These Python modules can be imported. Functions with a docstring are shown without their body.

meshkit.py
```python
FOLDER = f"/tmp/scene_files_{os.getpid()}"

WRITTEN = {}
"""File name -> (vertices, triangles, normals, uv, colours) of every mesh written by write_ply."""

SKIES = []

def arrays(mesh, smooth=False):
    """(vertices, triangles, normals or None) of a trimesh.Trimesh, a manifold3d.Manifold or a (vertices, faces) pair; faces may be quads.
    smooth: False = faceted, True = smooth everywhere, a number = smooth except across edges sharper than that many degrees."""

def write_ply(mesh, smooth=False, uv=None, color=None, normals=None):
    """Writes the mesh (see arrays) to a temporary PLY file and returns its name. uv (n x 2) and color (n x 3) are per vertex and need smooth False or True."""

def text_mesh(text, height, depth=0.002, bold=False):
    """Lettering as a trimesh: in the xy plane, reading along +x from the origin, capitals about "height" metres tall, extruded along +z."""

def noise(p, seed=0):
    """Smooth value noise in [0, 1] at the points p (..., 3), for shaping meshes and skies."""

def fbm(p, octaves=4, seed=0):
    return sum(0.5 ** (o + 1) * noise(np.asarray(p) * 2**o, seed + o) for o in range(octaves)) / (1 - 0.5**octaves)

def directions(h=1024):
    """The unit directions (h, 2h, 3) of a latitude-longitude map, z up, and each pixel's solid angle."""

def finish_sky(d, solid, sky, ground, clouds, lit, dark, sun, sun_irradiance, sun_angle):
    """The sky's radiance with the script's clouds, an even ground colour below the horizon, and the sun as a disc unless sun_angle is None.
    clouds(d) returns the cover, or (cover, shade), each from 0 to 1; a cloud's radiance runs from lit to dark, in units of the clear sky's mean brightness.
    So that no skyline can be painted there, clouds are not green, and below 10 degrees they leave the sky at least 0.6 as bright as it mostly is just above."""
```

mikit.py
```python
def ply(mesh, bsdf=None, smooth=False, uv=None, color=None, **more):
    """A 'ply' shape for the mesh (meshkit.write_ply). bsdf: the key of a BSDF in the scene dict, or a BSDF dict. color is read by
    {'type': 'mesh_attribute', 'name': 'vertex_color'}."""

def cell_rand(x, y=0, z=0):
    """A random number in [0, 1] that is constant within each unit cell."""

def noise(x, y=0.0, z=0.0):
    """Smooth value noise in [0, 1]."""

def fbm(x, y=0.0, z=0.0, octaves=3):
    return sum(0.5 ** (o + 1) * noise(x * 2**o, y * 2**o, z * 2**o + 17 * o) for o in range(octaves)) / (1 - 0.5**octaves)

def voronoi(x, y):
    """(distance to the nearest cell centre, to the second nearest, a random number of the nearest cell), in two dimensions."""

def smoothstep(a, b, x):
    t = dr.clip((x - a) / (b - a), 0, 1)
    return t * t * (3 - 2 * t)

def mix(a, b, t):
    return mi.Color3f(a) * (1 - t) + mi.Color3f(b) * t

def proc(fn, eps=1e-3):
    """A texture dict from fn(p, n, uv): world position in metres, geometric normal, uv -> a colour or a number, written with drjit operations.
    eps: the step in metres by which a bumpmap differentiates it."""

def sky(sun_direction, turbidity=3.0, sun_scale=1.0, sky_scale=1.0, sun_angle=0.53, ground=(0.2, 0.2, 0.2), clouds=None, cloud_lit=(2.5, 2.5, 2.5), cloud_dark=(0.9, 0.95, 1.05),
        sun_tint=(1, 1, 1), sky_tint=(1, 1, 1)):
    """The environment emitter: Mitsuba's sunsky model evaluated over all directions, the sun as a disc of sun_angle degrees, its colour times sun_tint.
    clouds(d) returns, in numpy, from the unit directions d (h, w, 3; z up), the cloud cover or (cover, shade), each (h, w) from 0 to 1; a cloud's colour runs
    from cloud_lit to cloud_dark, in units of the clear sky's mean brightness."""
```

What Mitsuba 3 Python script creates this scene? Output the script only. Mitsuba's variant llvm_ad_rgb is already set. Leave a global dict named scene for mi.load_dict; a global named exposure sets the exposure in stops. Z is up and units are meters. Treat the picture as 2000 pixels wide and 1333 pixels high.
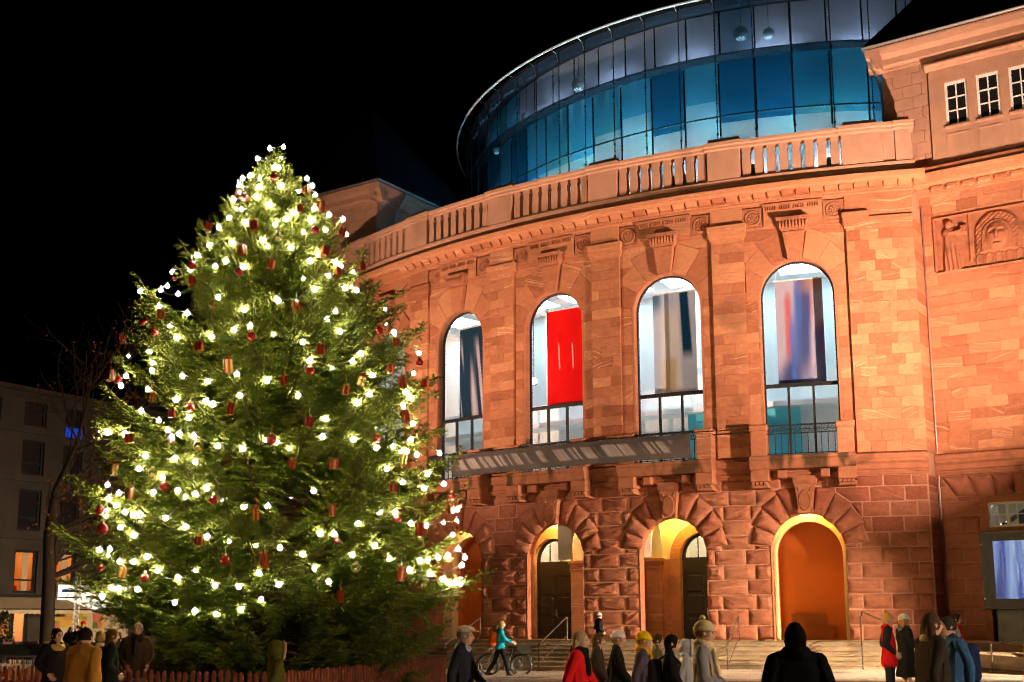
import math, numpy as np, trimesh, shapely, drjit as dr, mitsuba as mi, mikit, meshkit
import manifold3d as m3
from shapely.geometry import Polygon, box as sbox, Point
from shapely import affinity
from mikit import noise, fbm, voronoi, smoothstep, mix, cell_rand, proc
V = lambda *a: np.array(a, float)
T = mi.ScalarTransform4f
scene, labels = {}, {}

# ------------------------------------------------------------------ camera, sky, exposure
FOC, PITCH, ROLL, SHIFT = 2341.0, .1719, -.0034, 143.2          # in pixels of the 2000 x 1333 photograph
EYE = V(0, 0, 1.65)
FWD = V(0, math.cos(PITCH), math.sin(PITCH))
_u0, _x0 = V(0, -math.sin(PITCH), math.cos(PITCH)), V(1, 0, 0)
RIGHT, UP = _x0*math.cos(ROLL) + _u0*math.sin(ROLL), _u0*math.cos(ROLL) - _x0*math.sin(ROLL)
scene['camera'] = {'type': 'perspective', 'fov': 2*math.degrees(math.atan(1000/FOC)), 'fov_axis': 'x', 'near_clip': .1, 'far_clip': 600.,
                   'principal_point_offset_y': -SHIFT/1333.,
                   'to_world': T().look_at(origin=EYE.tolist(), target=(EYE + FWD).tolist(), up=UP.tolist())}
scene['sky'] = mikit.sky([.3, -.9, .06], turbidity=3, sun_scale=0.0, sky_scale=.00012, ground=(.02, .02, .02), sky_tint=(1, .9, .85))
scene['sky']['sampling_weight'] = 3.
exposure = 0.22
BULB = 780.0


def at(x, y, Y):
    """The point at depth Y (metres along +y) that the photograph shows at pixel (x, y)."""
    d = FWD + RIGHT*(x - 1000)/FOC - UP*(y - 666.5 - SHIFT)/FOC
    return EYE + d*Y/d[1]


# ------------------------------------------------------------------ frames: round front (s, z, o) and flat wings (u, z, o)
CX, CY, R, AX, BAY = 23.451, 82.198, 39.01, -.59, 5.22
D2, N2 = V(math.cos(AX), math.sin(AX)), V(math.sin(AX), -math.cos(AX))


def rmap(p):
    p = np.asarray(p, float); a = AX + p[..., 0]/R; r = R + p[..., 2]
    return np.stack([CX + r*np.sin(a), CY - r*np.cos(a), p[..., 1]], -1)


def plane(v0):
    def f(p):
        p = np.asarray(p, float)
        q = V(CX, CY) + p[..., :1]*D2 + (v0 + p[..., 2:3])*N2
        return np.concatenate([q, p[..., 1:2]], -1)
    return f


WV = 34.9
wmap = plane(WV)
DC, DR_ = V(17.788, 73.74), 20.65


def dmap(p):
    p = np.asarray(p, float); r = DR_ + p[..., 2]; a = p[..., 0]
    return np.stack([DC[0] + r*np.sin(a), DC[1] - r*np.cos(a), p[..., 1]], -1)


# ------------------------------------------------------------------ scene helpers
_count = {}


def key(parent, name):
    k = f'{parent}__{name}' if parent else name
    n = _count.get(k, -1) + 1; _count[k] = n
    return k if n == 0 else f'{k}_{n:03d}'


def TM(v, f):
    f = np.asarray(f, int)
    if len(f) and f.shape[1] == 4: f = np.vstack([f[:, [0, 1, 2]], f[:, [0, 2, 3]]])
    return trimesh.Trimesh(np.asarray(v, float), f, process=False)


def cat(ms):
    ms = [m for m in ms if m is not None]
    return ms[0] if len(ms) == 1 else trimesh.util.concatenate(ms)


def mt(m):
    if hasattr(m, 'to_mesh'):
        q = m.to_mesh(); return TM(np.array(q.vert_properties[:, :3]), np.array(q.tri_verts))
    return m


def put(parent, name, mesh, bsdf, smooth=False, uv=None, color=None, kind=None, label=None, **more):
    if isinstance(mesh, list): mesh = cat(mesh)
    mesh = mt(mesh)
    k = key(parent, name)
    if uv is not None and len(uv) == 2 and np.ndim(uv) == 1: uv = np.tile(np.asarray(uv, float), (len(mesh.vertices), 1))
    scene[k] = mikit.ply(mesh, bsdf, smooth=smooth, uv=uv, color=color, **more)
    if kind or label: labels[k] = {a: b for a, b in (('kind', kind), ('label', label)) if b}
    return k


def thing(name, label, cat_, group=None):
    k = key('', name); labels[k] = {'label': label, 'category': cat_}
    if group: labels[k]['group'] = group
    return k


def solo(name, label, cat_, mesh, bsdf, group=None, **kw):
    k = put('', name, mesh, bsdf, **kw); labels[k] = {'label': label, 'category': cat_}
    if group: labels[k]['group'] = group
    return k


# ------------------------------------------------------------------ mesh helpers (local s, z, o are right-handed with o outward)
def mapped(m, f):
    m = m.copy(); m.vertices = f(m.vertices); return m


def extr(poly, o0, o1, f=None, seg=.9):
    if poly.is_empty: return None
    out = []
    a_, b_, c_, d_ = poly.bounds
    if f is rmap and c_ - a_ > 1.6:            # narrow strips follow the curve
        n = int(math.ceil((c_ - a_)/.8)); e = np.linspace(a_, c_, n + 1)
        poly = shapely.MultiPolygon([h for q in range(n) for h in (lambda t: getattr(t, 'geoms', [t]))(poly.intersection(sbox(e[q], b_ - 1, e[q + 1], d_ + 1))) if h.geom_type == 'Polygon'])
    for g in getattr(poly, 'geoms', [poly]):
        if g.area < 1e-4: continue
        if seg: g = shapely.segmentize(g, seg)
        m = trimesh.creation.extrude_polygon(g, o1 - o0, engine='earcut'); m.vertices = m.vertices + [0, 0, o0]
        out.append(m)
    if not out: return None
    m = cat(out)
    return mapped(m, f) if f else m


BF = np.array([[0, 1, 2, 3], [0, 4, 5, 1], [1, 5, 6, 2], [2, 6, 7, 3], [3, 7, 4, 0], [4, 8, 9, 5], [5, 9, 10, 6], [6, 10, 11, 7], [7, 11, 8, 4], [8, 11, 10, 9]])[:, ::-1]


def bblock(s0, s1, z0, z1, o0, o1, b=.01, f=None):
    """A block with its front edges bevelled."""
    q = lambda s0, s1, z0, z1, o: [[s0, z0, o], [s1, z0, o], [s1, z1, o], [s0, z1, o]]
    v = V(*q(s0, s1, z0, z1, o0), *q(s0, s1, z0, z1, o1 - b), *q(s0 + b, s1 - b, z0 + b, z1 - b, o1))
    fc = np.array([[0, 3, 2, 1], [0, 1, 5, 4], [1, 2, 6, 5], [2, 3, 7, 6], [3, 0, 4, 7], [4, 5, 9, 8], [5, 6, 10, 9], [6, 7, 11, 10], [7, 4, 8, 11], [8, 9, 10, 11]])
    m = TM(v, fc)
    return mapped(m, f) if f else m


def sweep(prof, s0, s1, f, n=None, caps=True):
    """The closed profile [(o, z)...] carried along s."""
    p = np.asarray(prof, float); zo = p[:, ::-1]
    a = np.sum(zo[:, 0]*np.roll(zo[:, 1], -1) - np.roll(zo[:, 0], -1)*zo[:, 1])
    if a < 0: p = p[::-1]
    n = n or max(1, int(abs(s1 - s0)/.7)); k = len(p)
    ss = np.linspace(s0, s1, n + 1)
    v = np.concatenate([np.column_stack([np.full(k, s), p[:, 1], p[:, 0]]) for s in ss])
    i, j = np.meshgrid(np.arange(n), np.arange(k), indexing='ij'); j2 = (j + 1) % k
    fc = np.stack([i*k + j, i*k + j2, (i + 1)*k + j2, (i + 1)*k + j], -1).reshape(-1, 4)
    m = TM(v, fc)
    if caps:
        pg = trimesh.creation.triangulate_polygon(Polygon(p[:, ::-1]), engine='earcut')[1]
        ok = Polygon(p[:, ::-1])
        vv, tt = trimesh.creation.triangulate_polygon(ok, engine='earcut')
        o = np.cross(vv[tt[:, 1]] - vv[tt[:, 0]], vv[tt[:, 2]] - vv[tt[:, 0]])
        tt = np.where((o > 0)[:, None], tt, tt[:, ::-1])
        e = lambda s, t: TM(np.column_stack([np.full(len(vv), s), vv[:, 0], vv[:, 1]]), t)
        m = cat([m, e(s1, tt), e(s0, tt[:, ::-1])])
    return mapped(m, f)


def rock(poly, o0, h, f, seed, amp=.035, step=.16):
    """A rock-faced stone: the star-shaped outline swells towards its middle."""
    g = shapely.segmentize(poly, step); ring = np.array(g.exterior.coords)[:-1]
    if not g.exterior.is_ccw: ring = ring[::-1]
    c = np.array(poly.centroid.coords[0]); n = len(ring)
    w = min(1., .09/max(.05, math.sqrt(poly.area)*.5))
    lev = [(1, o0), (1, o0 + h*.28), (1 - w, o0 + h*.8), (1 - 2.2*w if w < .3 else .5, o0 + h), (.32, o0 + h*1.06)]
    v = []
    for k, (t, o) in enumerate(lev): v.append(np.column_stack([c + (ring - c)*t, np.full(n, o)]))
    v = np.concatenate(v + [np.array([[c[0], c[1], o0 + h*1.08]])])
    q = np.column_stack([v[:, 0]*2.3, v[:, 1]*3.4, np.full(len(v), seed*1.37)])
    am = np.repeat([0, .25, .8, 1.2, 1.2], n); am = np.append(am, 1.2)
    v[:, 2] += (meshkit.fbm(q, 3, seed) - .5)*2*amp*am
    fc = []
    for k in range(len(lev) - 1):
        a = k*n + np.arange(n); b = k*n + (np.arange(n) + 1) % n
        fc.append(np.stack([a, b, b + n, a + n], -1))
    fc = np.vstack(fc); top = (len(lev) - 1)*n
    tri = np.stack([top + np.arange(n), top + (np.arange(n) + 1) % n, np.full(n, len(v) - 1)], -1)
    m = TM(v, np.vstack([fc[:, [0, 1, 2]], fc[:, [0, 2, 3]], tri]))
    return mapped(m, f)


def tube(pts, r, sides=6, caps=True):
    p = np.asarray(pts, float); t = np.gradient(p, axis=0); t /= np.linalg.norm(t, axis=1, keepdims=True) + 1e-12
    a = np.cross(t, np.where(np.abs(t[:, 2:]) < .9, [[0, 0, 1.]], [[1., 0, 0]])); a /= np.linalg.norm(a, axis=1, keepdims=True) + 1e-12
    b, g = np.cross(t, a), np.arange(sides)*2*np.pi/sides
    rr = np.broadcast_to(r, (len(p),))[:, None, None]
    v = (p[:, None] + rr*(np.cos(g)[None, :, None]*a[:, None] + np.sin(g)[None, :, None]*b[:, None])).reshape(-1, 3)
    i, j = np.meshgrid(np.arange(len(p) - 1), np.arange(sides), indexing='ij'); j2 = (j + 1) % sides
    fc = np.stack([i*sides + j, i*sides + j2, (i + 1)*sides + j2, (i + 1)*sides + j], -1).reshape(-1, 4)
    fc = np.vstack([fc[:, [0, 1, 2]], fc[:, [0, 2, 3]]])
    if caps:
        e = (len(p) - 1)*sides
        fc = np.vstack([fc, [[0, k + 1, k] for k in range(1, sides - 1)], [[e, e + k, e + k + 1] for k in range(1, sides - 1)]])
    return TM(v, fc)


def bar(a, b, r, sides=6): return tube([a, b], r, sides)


def boxm(lo, hi):
    lo, hi = np.asarray(lo, float), np.asarray(hi, float)
    m = trimesh.creation.box(hi - lo); m.vertices = m.vertices + (lo + hi)/2; return m


def lathe(prof, c=(0, 0, 0), n=20):
    m = trimesh.creation.revolve(np.asarray(prof, float), sections=n); m.vertices = m.vertices + np.asarray(c, float); return m


def turned(m, deg, loc=(0, 0, 0), sc=1.):
    a = math.radians(deg); r = np.array([[math.cos(a), -math.sin(a), 0], [math.sin(a), math.cos(a), 0], [0, 0, 1]])
    m = m.copy(); m.vertices = (m.vertices*sc) @ r.T + np.asarray(loc, float); return m


def sheet(pts, f=None):
    """A flat quad, normal to the right-hand rule."""
    v = np.asarray(pts, float); m = TM(v, [[0, 1, 2, 3]])
    return mapped(m, f) if f else m


def arch(c, hw, z0, zs, n=20):
    """Outline of a round-headed opening: half width hw, foot z0, springing zs."""
    t = np.linspace(0, math.pi, n + 1)
    return Polygon([(c - hw, z0), (c + hw, z0)] + [(c + hw*math.cos(a), zs + hw*math.sin(a)) for a in t])


# ------------------------------------------------------------------ materials
def two(d): return {'type': 'twosided', 'bsdf': d}


def rgb(c): return {'type': 'rgb', 'value': list(map(float, c))}


def mat(name, c, rough=None, metal=0., spec=.5, **kw):
    if rough is None: scene[name] = two({'type': 'diffuse', 'reflectance': c if isinstance(c, dict) else rgb(c)})
    else: scene[name] = two({'type': 'principled', 'base_color': c if isinstance(c, dict) else rgb(c), 'roughness': rough, 'metallic': metal, 'specular': spec, **kw})
    return name


def along(p): return p.x*float(D2[0]) + p.y*float(D2[1])


def sand_fn(dark, midc, light, vein):
    def fn(p, n, uv):
        s = along(p) + p.x*.001; th = (uv.y - .5)*1.0
        wob = (noise(s*1.3, p.z*1.7, uv.x*40) - .5)*.22
        w = p.z*dr.cos(th) + s*dr.sin(th) + wob
        lam = noise(w*34, s*.7, uv.x*97)
        lam2 = noise(w*63, s*1.7, uv.x*31 + 5)
        t = uv.x
        c = mix(mix(dark, midc, smoothstep(0., .45, t)), light, smoothstep(.55, 1., t))
        c = c*(0.88 + .15*lam + .09*lam2)
        ln = noise(w*40 + .5*noise(s*3, p.z*3, 7), s*.45, uv.x*61)
        st = smoothstep(.70, .84, ln)*smoothstep(.36, .62, noise(s*.8, p.z*1.1, uv.x*13 + 3))*smoothstep(.25, .45, noise(uv.x*517, uv.y*333))
        c = mix(c, mi.Color3f(vein), st*.42)
        g = fbm(s*9, p.z*9, uv.x*7, 3)
        dirt = smoothstep(.62, .8, fbm(s*.55, p.z*.8, 3.3, 4))
        fine = noise(s*41 + p.y*17, p.z*41, uv.x*3)
        return c*(.74 + .36*g + .16*fine)*(1 - .34*dirt)
    return fn


ASH = sand_fn((.315, .115, .062), (.395, .160, .088), (.47, .215, .115), (.80, .55, .36))
RUS = sand_fn((.29, .100, .062), (.345, .130, .080), (.39, .158, .098), (.54, .31, .21))


def bump_fn(p, n, uv):
    s = along(p); th = (uv.y - .5)*.9
    w = p.z*dr.cos(th) + s*dr.sin(th)
    return .55*noise(w*26, s*3.2, uv.x*55) + .45*fbm(s*13 + p.y*5, p.z*13, uv.x*9, 3)


scene['ashlar_sandstone'] = two({'type': 'diffuse', 'reflectance': proc(ASH)})
scene['rustic_sandstone'] = two({'type': 'bumpmap', 'arbitrary': proc(bump_fn, 8e-3), 'scale': .012, 'bsdf': {'type': 'diffuse', 'reflectance': proc(RUS)}})
mat('mortar', (.46, .25, .165))


def plaster_fn(p, n, uv):
    s = along(p)
    g = fbm(s*4, p.z*4 + p.y, 0.7, 4)
    return mi.Color3f(.50, .28, .195)*(.84 + .28*g)*(1 - .2*smoothstep(.6, .8, fbm(s*.8, p.z*.35, 8.1, 3)))


scene['pink_plaster'] = two({'type': 'diffuse', 'reflectance': proc(plaster_fn)})


def carve_fn(p, n, uv):
    s = along(p)
    return mi.Color3f(.37, .15, .085)*(.72 + .5*fbm(s*6, p.z*6, 1.3, 4))*(1 - .35*smoothstep(.55, .75, fbm(s*1.3, p.z*2.2, 5.5, 3)))


scene['relief_sandstone'] = two({'type': 'diffuse', 'reflectance': proc(lambda p, n, uv: carve_fn(p, n, uv)*mi.Color3f(.85, .80, .78))})
scene['carved_sandstone'] = two({'type': 'diffuse', 'reflectance': proc(carve_fn)})


def stain_fn(p, n, uv):
    s = along(p)
    d = smoothstep(.48, .66, fbm(s*2.4, p.z*.9, 2.2, 4))
    return mi.Color3f(.36, .15, .085)*(.75 + .45*fbm(s*7, p.z*5, 1.3, 3))*(1 - .8*d) + mi.Color3f(.02, .022, .012)*d


scene['stained_sandstone'] = two({'type': 'diffuse', 'reflectance': proc(stain_fn)})


def step_fn(p, n, uv):
    s = along(p)
    return mi.Color3f(.30, .225, .15)*(.6 + .75*fbm(s*3, p.y*3, p.z*6, 4))*(1 - .45*smoothstep(.56, .7, fbm(s*.8, p.z*2, 3, 3)))


scene['step_stone'] = two({'type': 'diffuse', 'reflectance': proc(step_fn)})


def pave_fn(p, n, uv):
    a = p.x*.88 - p.y*.47; b = p.x*.47 + p.y*.88
    row = dr.floor(b/.6); a2 = a + .45*(row - 2*dr.floor(row/2))
    fx = a2/.9 - dr.floor(a2/.9); fy = b/.6 - row
    j = dr.minimum(dr.minimum(fx, 1 - fx)*.9, dr.minimum(fy, 1 - fy)*.6)
    tone = cell_rand(dr.floor(a2/.9), row, 3)
    c = mi.Color3f(.34, .29, .245)*(.75 + .35*tone)*(.7 + .6*fbm(p.x*3, p.y*3, 1, 4))
    c = c*(1 - .5*smoothstep(.62, .75, fbm(p.x*.35, p.y*.35, 9, 3)))
    return c*(.45 + .55*smoothstep(.008, .02, j))


scene['paving_slabs'] = two({'type': 'principled', 'base_color': proc(pave_fn), 'roughness': .38, 'specular': .5})
mat('white_paint', (.78, .77, .74), .45); mat('white_wall', (.80, .82, .82)); mat('dark_metal', (.035, .035, .04), .4, .6)
mat('steel', (.55, .56, .58), .32, 1.); mat('zinc', (.42, .42, .44), .42, .9); mat('black_paint', (.012, .012, .013), .35)
mat('slate', (.004, .004, .005)); mat('dark_glass', (.012, .013, .016), .08, 0, .8); mat('rail_paint', (.06, .045, .04), .4, .3)
scene['clear_pane'] = {'type': 'thindielectric', 'int_ior': 1.5}
mat('wood_door', (.014, .012, .011), .4); mat('orange_panel', (.52, .16, .04)); mat('vault_plaster', (.78, .66, .44)); mat('white_plaster', (.74, .68, .6))
# ------------------------------------------------------------------ ground


def ground_z(x, y):
    sm = lambda a, b, t: (lambda q: q*q*(3 - 2*q))(np.clip((t - a)/(b - a), 0, 1))
    return -.19*sm(0, 9, 10.5 - x)*sm(0, 7, y - 39.5)


def ground_mesh():
    xs = np.unique(np.concatenate([[-420, -200, -90], np.linspace(-50, 40, 61), [90, 200, 420]]))
    ys = np.unique(np.concatenate([[-150, -60, -20], np.linspace(0, 70, 61), [110, 200, 420]]))
    X, Y = np.meshgrid(xs, ys, indexing='ij'); ny = len(ys)
    v = np.column_stack([X.ravel(), Y.ravel(), ground_z(X, Y).ravel()])
    i, j = np.meshgrid(np.arange(len(xs) - 1), np.arange(ny - 1), indexing='ij'); a = (i*ny + j).ravel()
    return TM(v, np.stack([a, a + ny, a + ny + 1, a + 1], -1))


put('', 'pavement', ground_mesh(), 'paving_slabs', smooth=True); labels['pavement'] = {'kind': 'structure', 'label': 'town square paved in pale slabs in front of the steps'}

# ------------------------------------------------------------------ the theatre
rng = np.random.default_rng(11)
TH = thing('theatre_building', 'floodlit red sandstone theatre with round arcaded front, tall arched windows and balustrade', 'theatre')
S_END = 14.88; S_L = -15.6
BAYS = [-2, -1, 0, 1, 2]
AZ0, AZS, AHW = .95, 4.32, 1.37           # lower arches: foot, springing, half width
WZ0, WZS, WHW = 7.8, 14.2, 1.42           # upper windows
# rustic ground floor: backing wall
def bay_c(k): return k*BAY


low = sbox(S_L, .0, S_END, 7.05)
for k in BAYS: low = low.difference(arch(bay_c(k), AHW + .02, .4, AZS))
RW = put(TH, 'rustic_wall', extr(low, -.45, -.02, rmap), 'mortar', label='rock-faced ground floor wall of the round front')
vis_l = -9.2
stuff_rock, stuff_ash = [], []
nst = {}


def add_stone(holder, name, mesh, m, x, limit=290, smooth=False, stuff=None):
    nst[(holder, name)] = nst.get((holder, name), 0) + 1
    u = rng.random(2); u[0] = x(u[0])
    if nst[(holder, name)] > limit:
        stuff.append((mesh, u)); return
    put(holder, name, mesh, m, smooth=smooth, uv=u)


def flush(holder, name, lst, m, smooth):
    if lst: put(holder, name, cat([a for a, _ in lst]), m, smooth=smooth, uv=np.concatenate([np.tile(u, (len(a.vertices), 1)) for a, u in lst]), kind='stuff')


CH = .566
zc = [.95 + CH*i for i in range(12)]; zc[-1] = 7.03
# voussoirs round the arches
VA = [9, 27, 46, 65, 84]
vou_all = {}
for k in BAYS:
    c = bay_c(k); lst = []
    ro = [2.52, 2.38, 2.3, 2.2]
    for sgn in (1, -1):
        for i in range(4):
            a0, a1 = math.radians(90 - sgn*VA[i]), math.radians(90 - sgn*VA[i + 1])
            g = .012
            ri, r2 = AHW - .015 - rng.uniform(0, .075), ro[i]
            p = [(c + q*math.cos(a), AZS + q*math.sin(a)) for q, a in ((ri, a0), (r2, a0), (r2, a1), (ri, a1))]
            pg = Polygon(p).intersection(sbox(-99, 4.2, 99, 6.66 if i < 2 else 7)).intersection(sbox(c - BAY/2 + .35, 0, c + BAY/2 - .35, 9)).buffer(-.012, join_style='mitre')
            lst.append(pg)
    vou_all[k] = lst
    if c > vis_l - 2:
        for pg in lst: add_stone(RW, 'voussoir', rock(pg, -.05, .16, rmap, int(rng.integers(1e6)), .012), 'rustic_sandstone', lambda t: t, smooth=True)
allv = shapely.union_all([Polygon(p).buffer(.014, join_style='mitre') for l in vou_all.values() for p in [q.exterior.coords for q in l]])
opens = shapely.union_all([arch(bay_c(k), AHW, .3, AZS, 40) for k in BAYS])
keys = shapely.union_all([Polygon([(bay_c(k) - .26, 5.5), (bay_c(k) + .26, 5.5), (bay_c(k) + .42, 7.1), (bay_c(k) - .42, 7.1)]) for k in BAYS])


def course(z0, z1, i, f, s0, s1, cut, holder, pitch, base_h=.075, seed0=0):
    reg = sbox(s0, z0, s1, z1).difference(cut)
    for g in getattr(reg, 'geoms', [reg]):
        if g.is_empty or g.area < .03: continue
        a, _, b, _ = g.bounds; n = max(1, int(round((b - a)/pitch)))
        cuts = [a] + sorted(a + (b - a)*(q + (.5 if i % 2 == 0 else .5 + (.22 if n == 2 else .3)*(-1)**i))/n + rng.uniform(-.08, .08) for q in range(n)) + [b]
        cuts = [a] + [q for q in cuts[1:-1] if a + .28 < q < b - .28] + [b]
        for q0, q1 in zip(cuts[:-1], cuts[1:]):
            st = g.intersection(sbox(q0, z0, q1, z1)).buffer(-.011, join_style='mitre')
            for h in getattr(st, 'geoms', [st]):
                if h.is_empty or h.area < .03: continue
                ch = h.convex_hull if h.convex_hull.area < h.area*1.06 else h
                add_stone(holder, 'rock_faced_stone', rock(ch, -.05, base_h + rng.uniform(-.012, .035), f, int(rng.integers(1e6)), .014), 'rustic_sandstone', lambda t: t, limit=290, smooth=True, stuff=stuff_rock)


order = sorted(range(11), key=lambda i: i)
for i in order:
    course(zc[i], zc[i + 1], i, rmap, vis_l, S_END - .02, opens.union(allv).union(keys), RW, 1.02)
flush(RW, 'rock_faced_stonework', stuff_rock, 'rustic_sandstone', True); stuff_rock = []
# jamb linings of the arches: rough reveal
for k in BAYS:
    t = np.linspace(0, math.pi, 25); c = bay_c(k)
    pts = [(c + AHW, .9)] + [(c + AHW*math.cos(a), AZS + AHW*math.sin(a)) for a in t] + [(c - AHW, .9)]
    v = np.array([[p[0], p[1], o] for o in (-.45, .02) for p in pts]); n = len(pts)
    fc = [[i, i + n, i + 1 + n, i + 1] for i in range(n - 1)]
    put(RW, 'arch_reveal', mapped(TM(v, np.array(fc)), rmap), 'rustic_sandstone', uv=(.35, .5))
# cartouche keystones
for k in BAYS:
    c = bay_c(k)
    body = extr(Polygon([(c - .25, 5.66), (c + .25, 5.66), (c + .36, 6.75), (c - .36, 6.75)]), -.05, .34, rmap, .15)
    ks = put(TH, 'cartouche_keystone', [body, extr(Polygon([(c - .4, 6.75), (c + .4, 6.75), (c + .42, 7.04), (c - .42, 7.04)]), -.05, .42, rmap, .3)], 'carved_sandstone')
    e = lambda rx, rz, o0, o1, zc_: extr(Polygon([(c + rx*math.cos(a), zc_ + rz*math.sin(a)) for a in np.linspace(0, 2*math.pi, 28)[:-1]]), o0, o1, rmap, .5)
    put(ks, 'oval_shield', [e(.165, .31, .34, .39, 6.13), mapped(TM(*(lambda m: (m.vertices*[1, 1.72, 1] + [c, 6.13, .36], m.faces))(trimesh.creation.torus(.2, .035, 26, 6))), rmap)], 'relief_sandstone')
    cr = []
    for sg in (-1, 1):
        for q in range(7):
            a = math.pi*(q/6 - .5); cr.append(mapped(TM(*(lambda m: (m.vertices*[.035, .05, .03] + [c + sg*(.235 + .035*math.sin(q*2.1)), 6.13 + .45*math.sin(a), .35], m.faces))(trimesh.creation.icosphere(1))), rmap))
    put(ks, 'carved_rim', cr, 'carved_sandstone', smooth=True)

# ------------------------------------------------------------------ loggia behind the lower arches
# inner wall with niches (bays -2, -1, 2) and the vestibule doors (bays 0, 1)
lamp_spec = []
for k in (-2, -1, 2):
    c = bay_c(k) - .04
    iw = sbox(c - 2.3, .9, c + 2.3, 6.5).difference(arch(c, 1.27, .8, 4.16, 30))
    L = put(TH, 'niche', extr(iw, -1.3, -.96, rmap), 'vault_plaster', label='round-headed niche inside the arch')
    put(L, 'panel', extr(sbox(c - 1.5, .9, c + 1.5, 6), -1.75, -1.7, rmap), 'orange_panel', label='orange painted board closing the niche')
    t = np.linspace(0, math.pi, 25); pts = [(c + 1.27, .9)] + [(c + 1.27*math.cos(a), 4.16 + 1.27*math.sin(a)) for a in t] + [(c - 1.27, .9)]
    n = len(pts); v = np.array([[p[0], p[1], o] for o in (-1.72, -1.28) for p in pts])
    put(L, 'reveal', mapped(TM(v, [[i, i + n, i + 1 + n, i + 1] for i in range(n - 1)]), rmap), 'orange_panel')
    put(L, 'archivolt', extr(arch(c, 1.36, .95, 4.16, 30).difference(arch(c, 1.27, .9, 4.16, 30)), -.965, -.93, rmap, .5), 'vault_plaster')
    put(L, 'ceiling', extr(sbox(c - 2.3, 6.45, c + 2.3, 6.5), -1.3, -.4, rmap), 'vault_plaster')
    for sg in (-1, 1): put(L, 'side_wall', extr(sbox(c + sg*1.9 - .03, .9, c + sg*1.9 + .03, 6.5), -1.3, -.44, rmap), 'vault_plaster')
    lamp_spec.append((c, k))
solo('plywood_sheet', 'brown board leaning inside the orange niche by the steps', 'board', mapped(boxm((9.55, .95, -1.45), (10.9, 1.95, -1.42)), rmap), mat('board_wood', (.30, .10, .035)))
solo('plywood_sheet', 'lower brown sheet lying in front of the board in the orange niche', 'board', mapped(boxm((10.1, .95, -1.3), (11.2, 1.5, -1.26)), rmap), 'board_wood')
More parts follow.
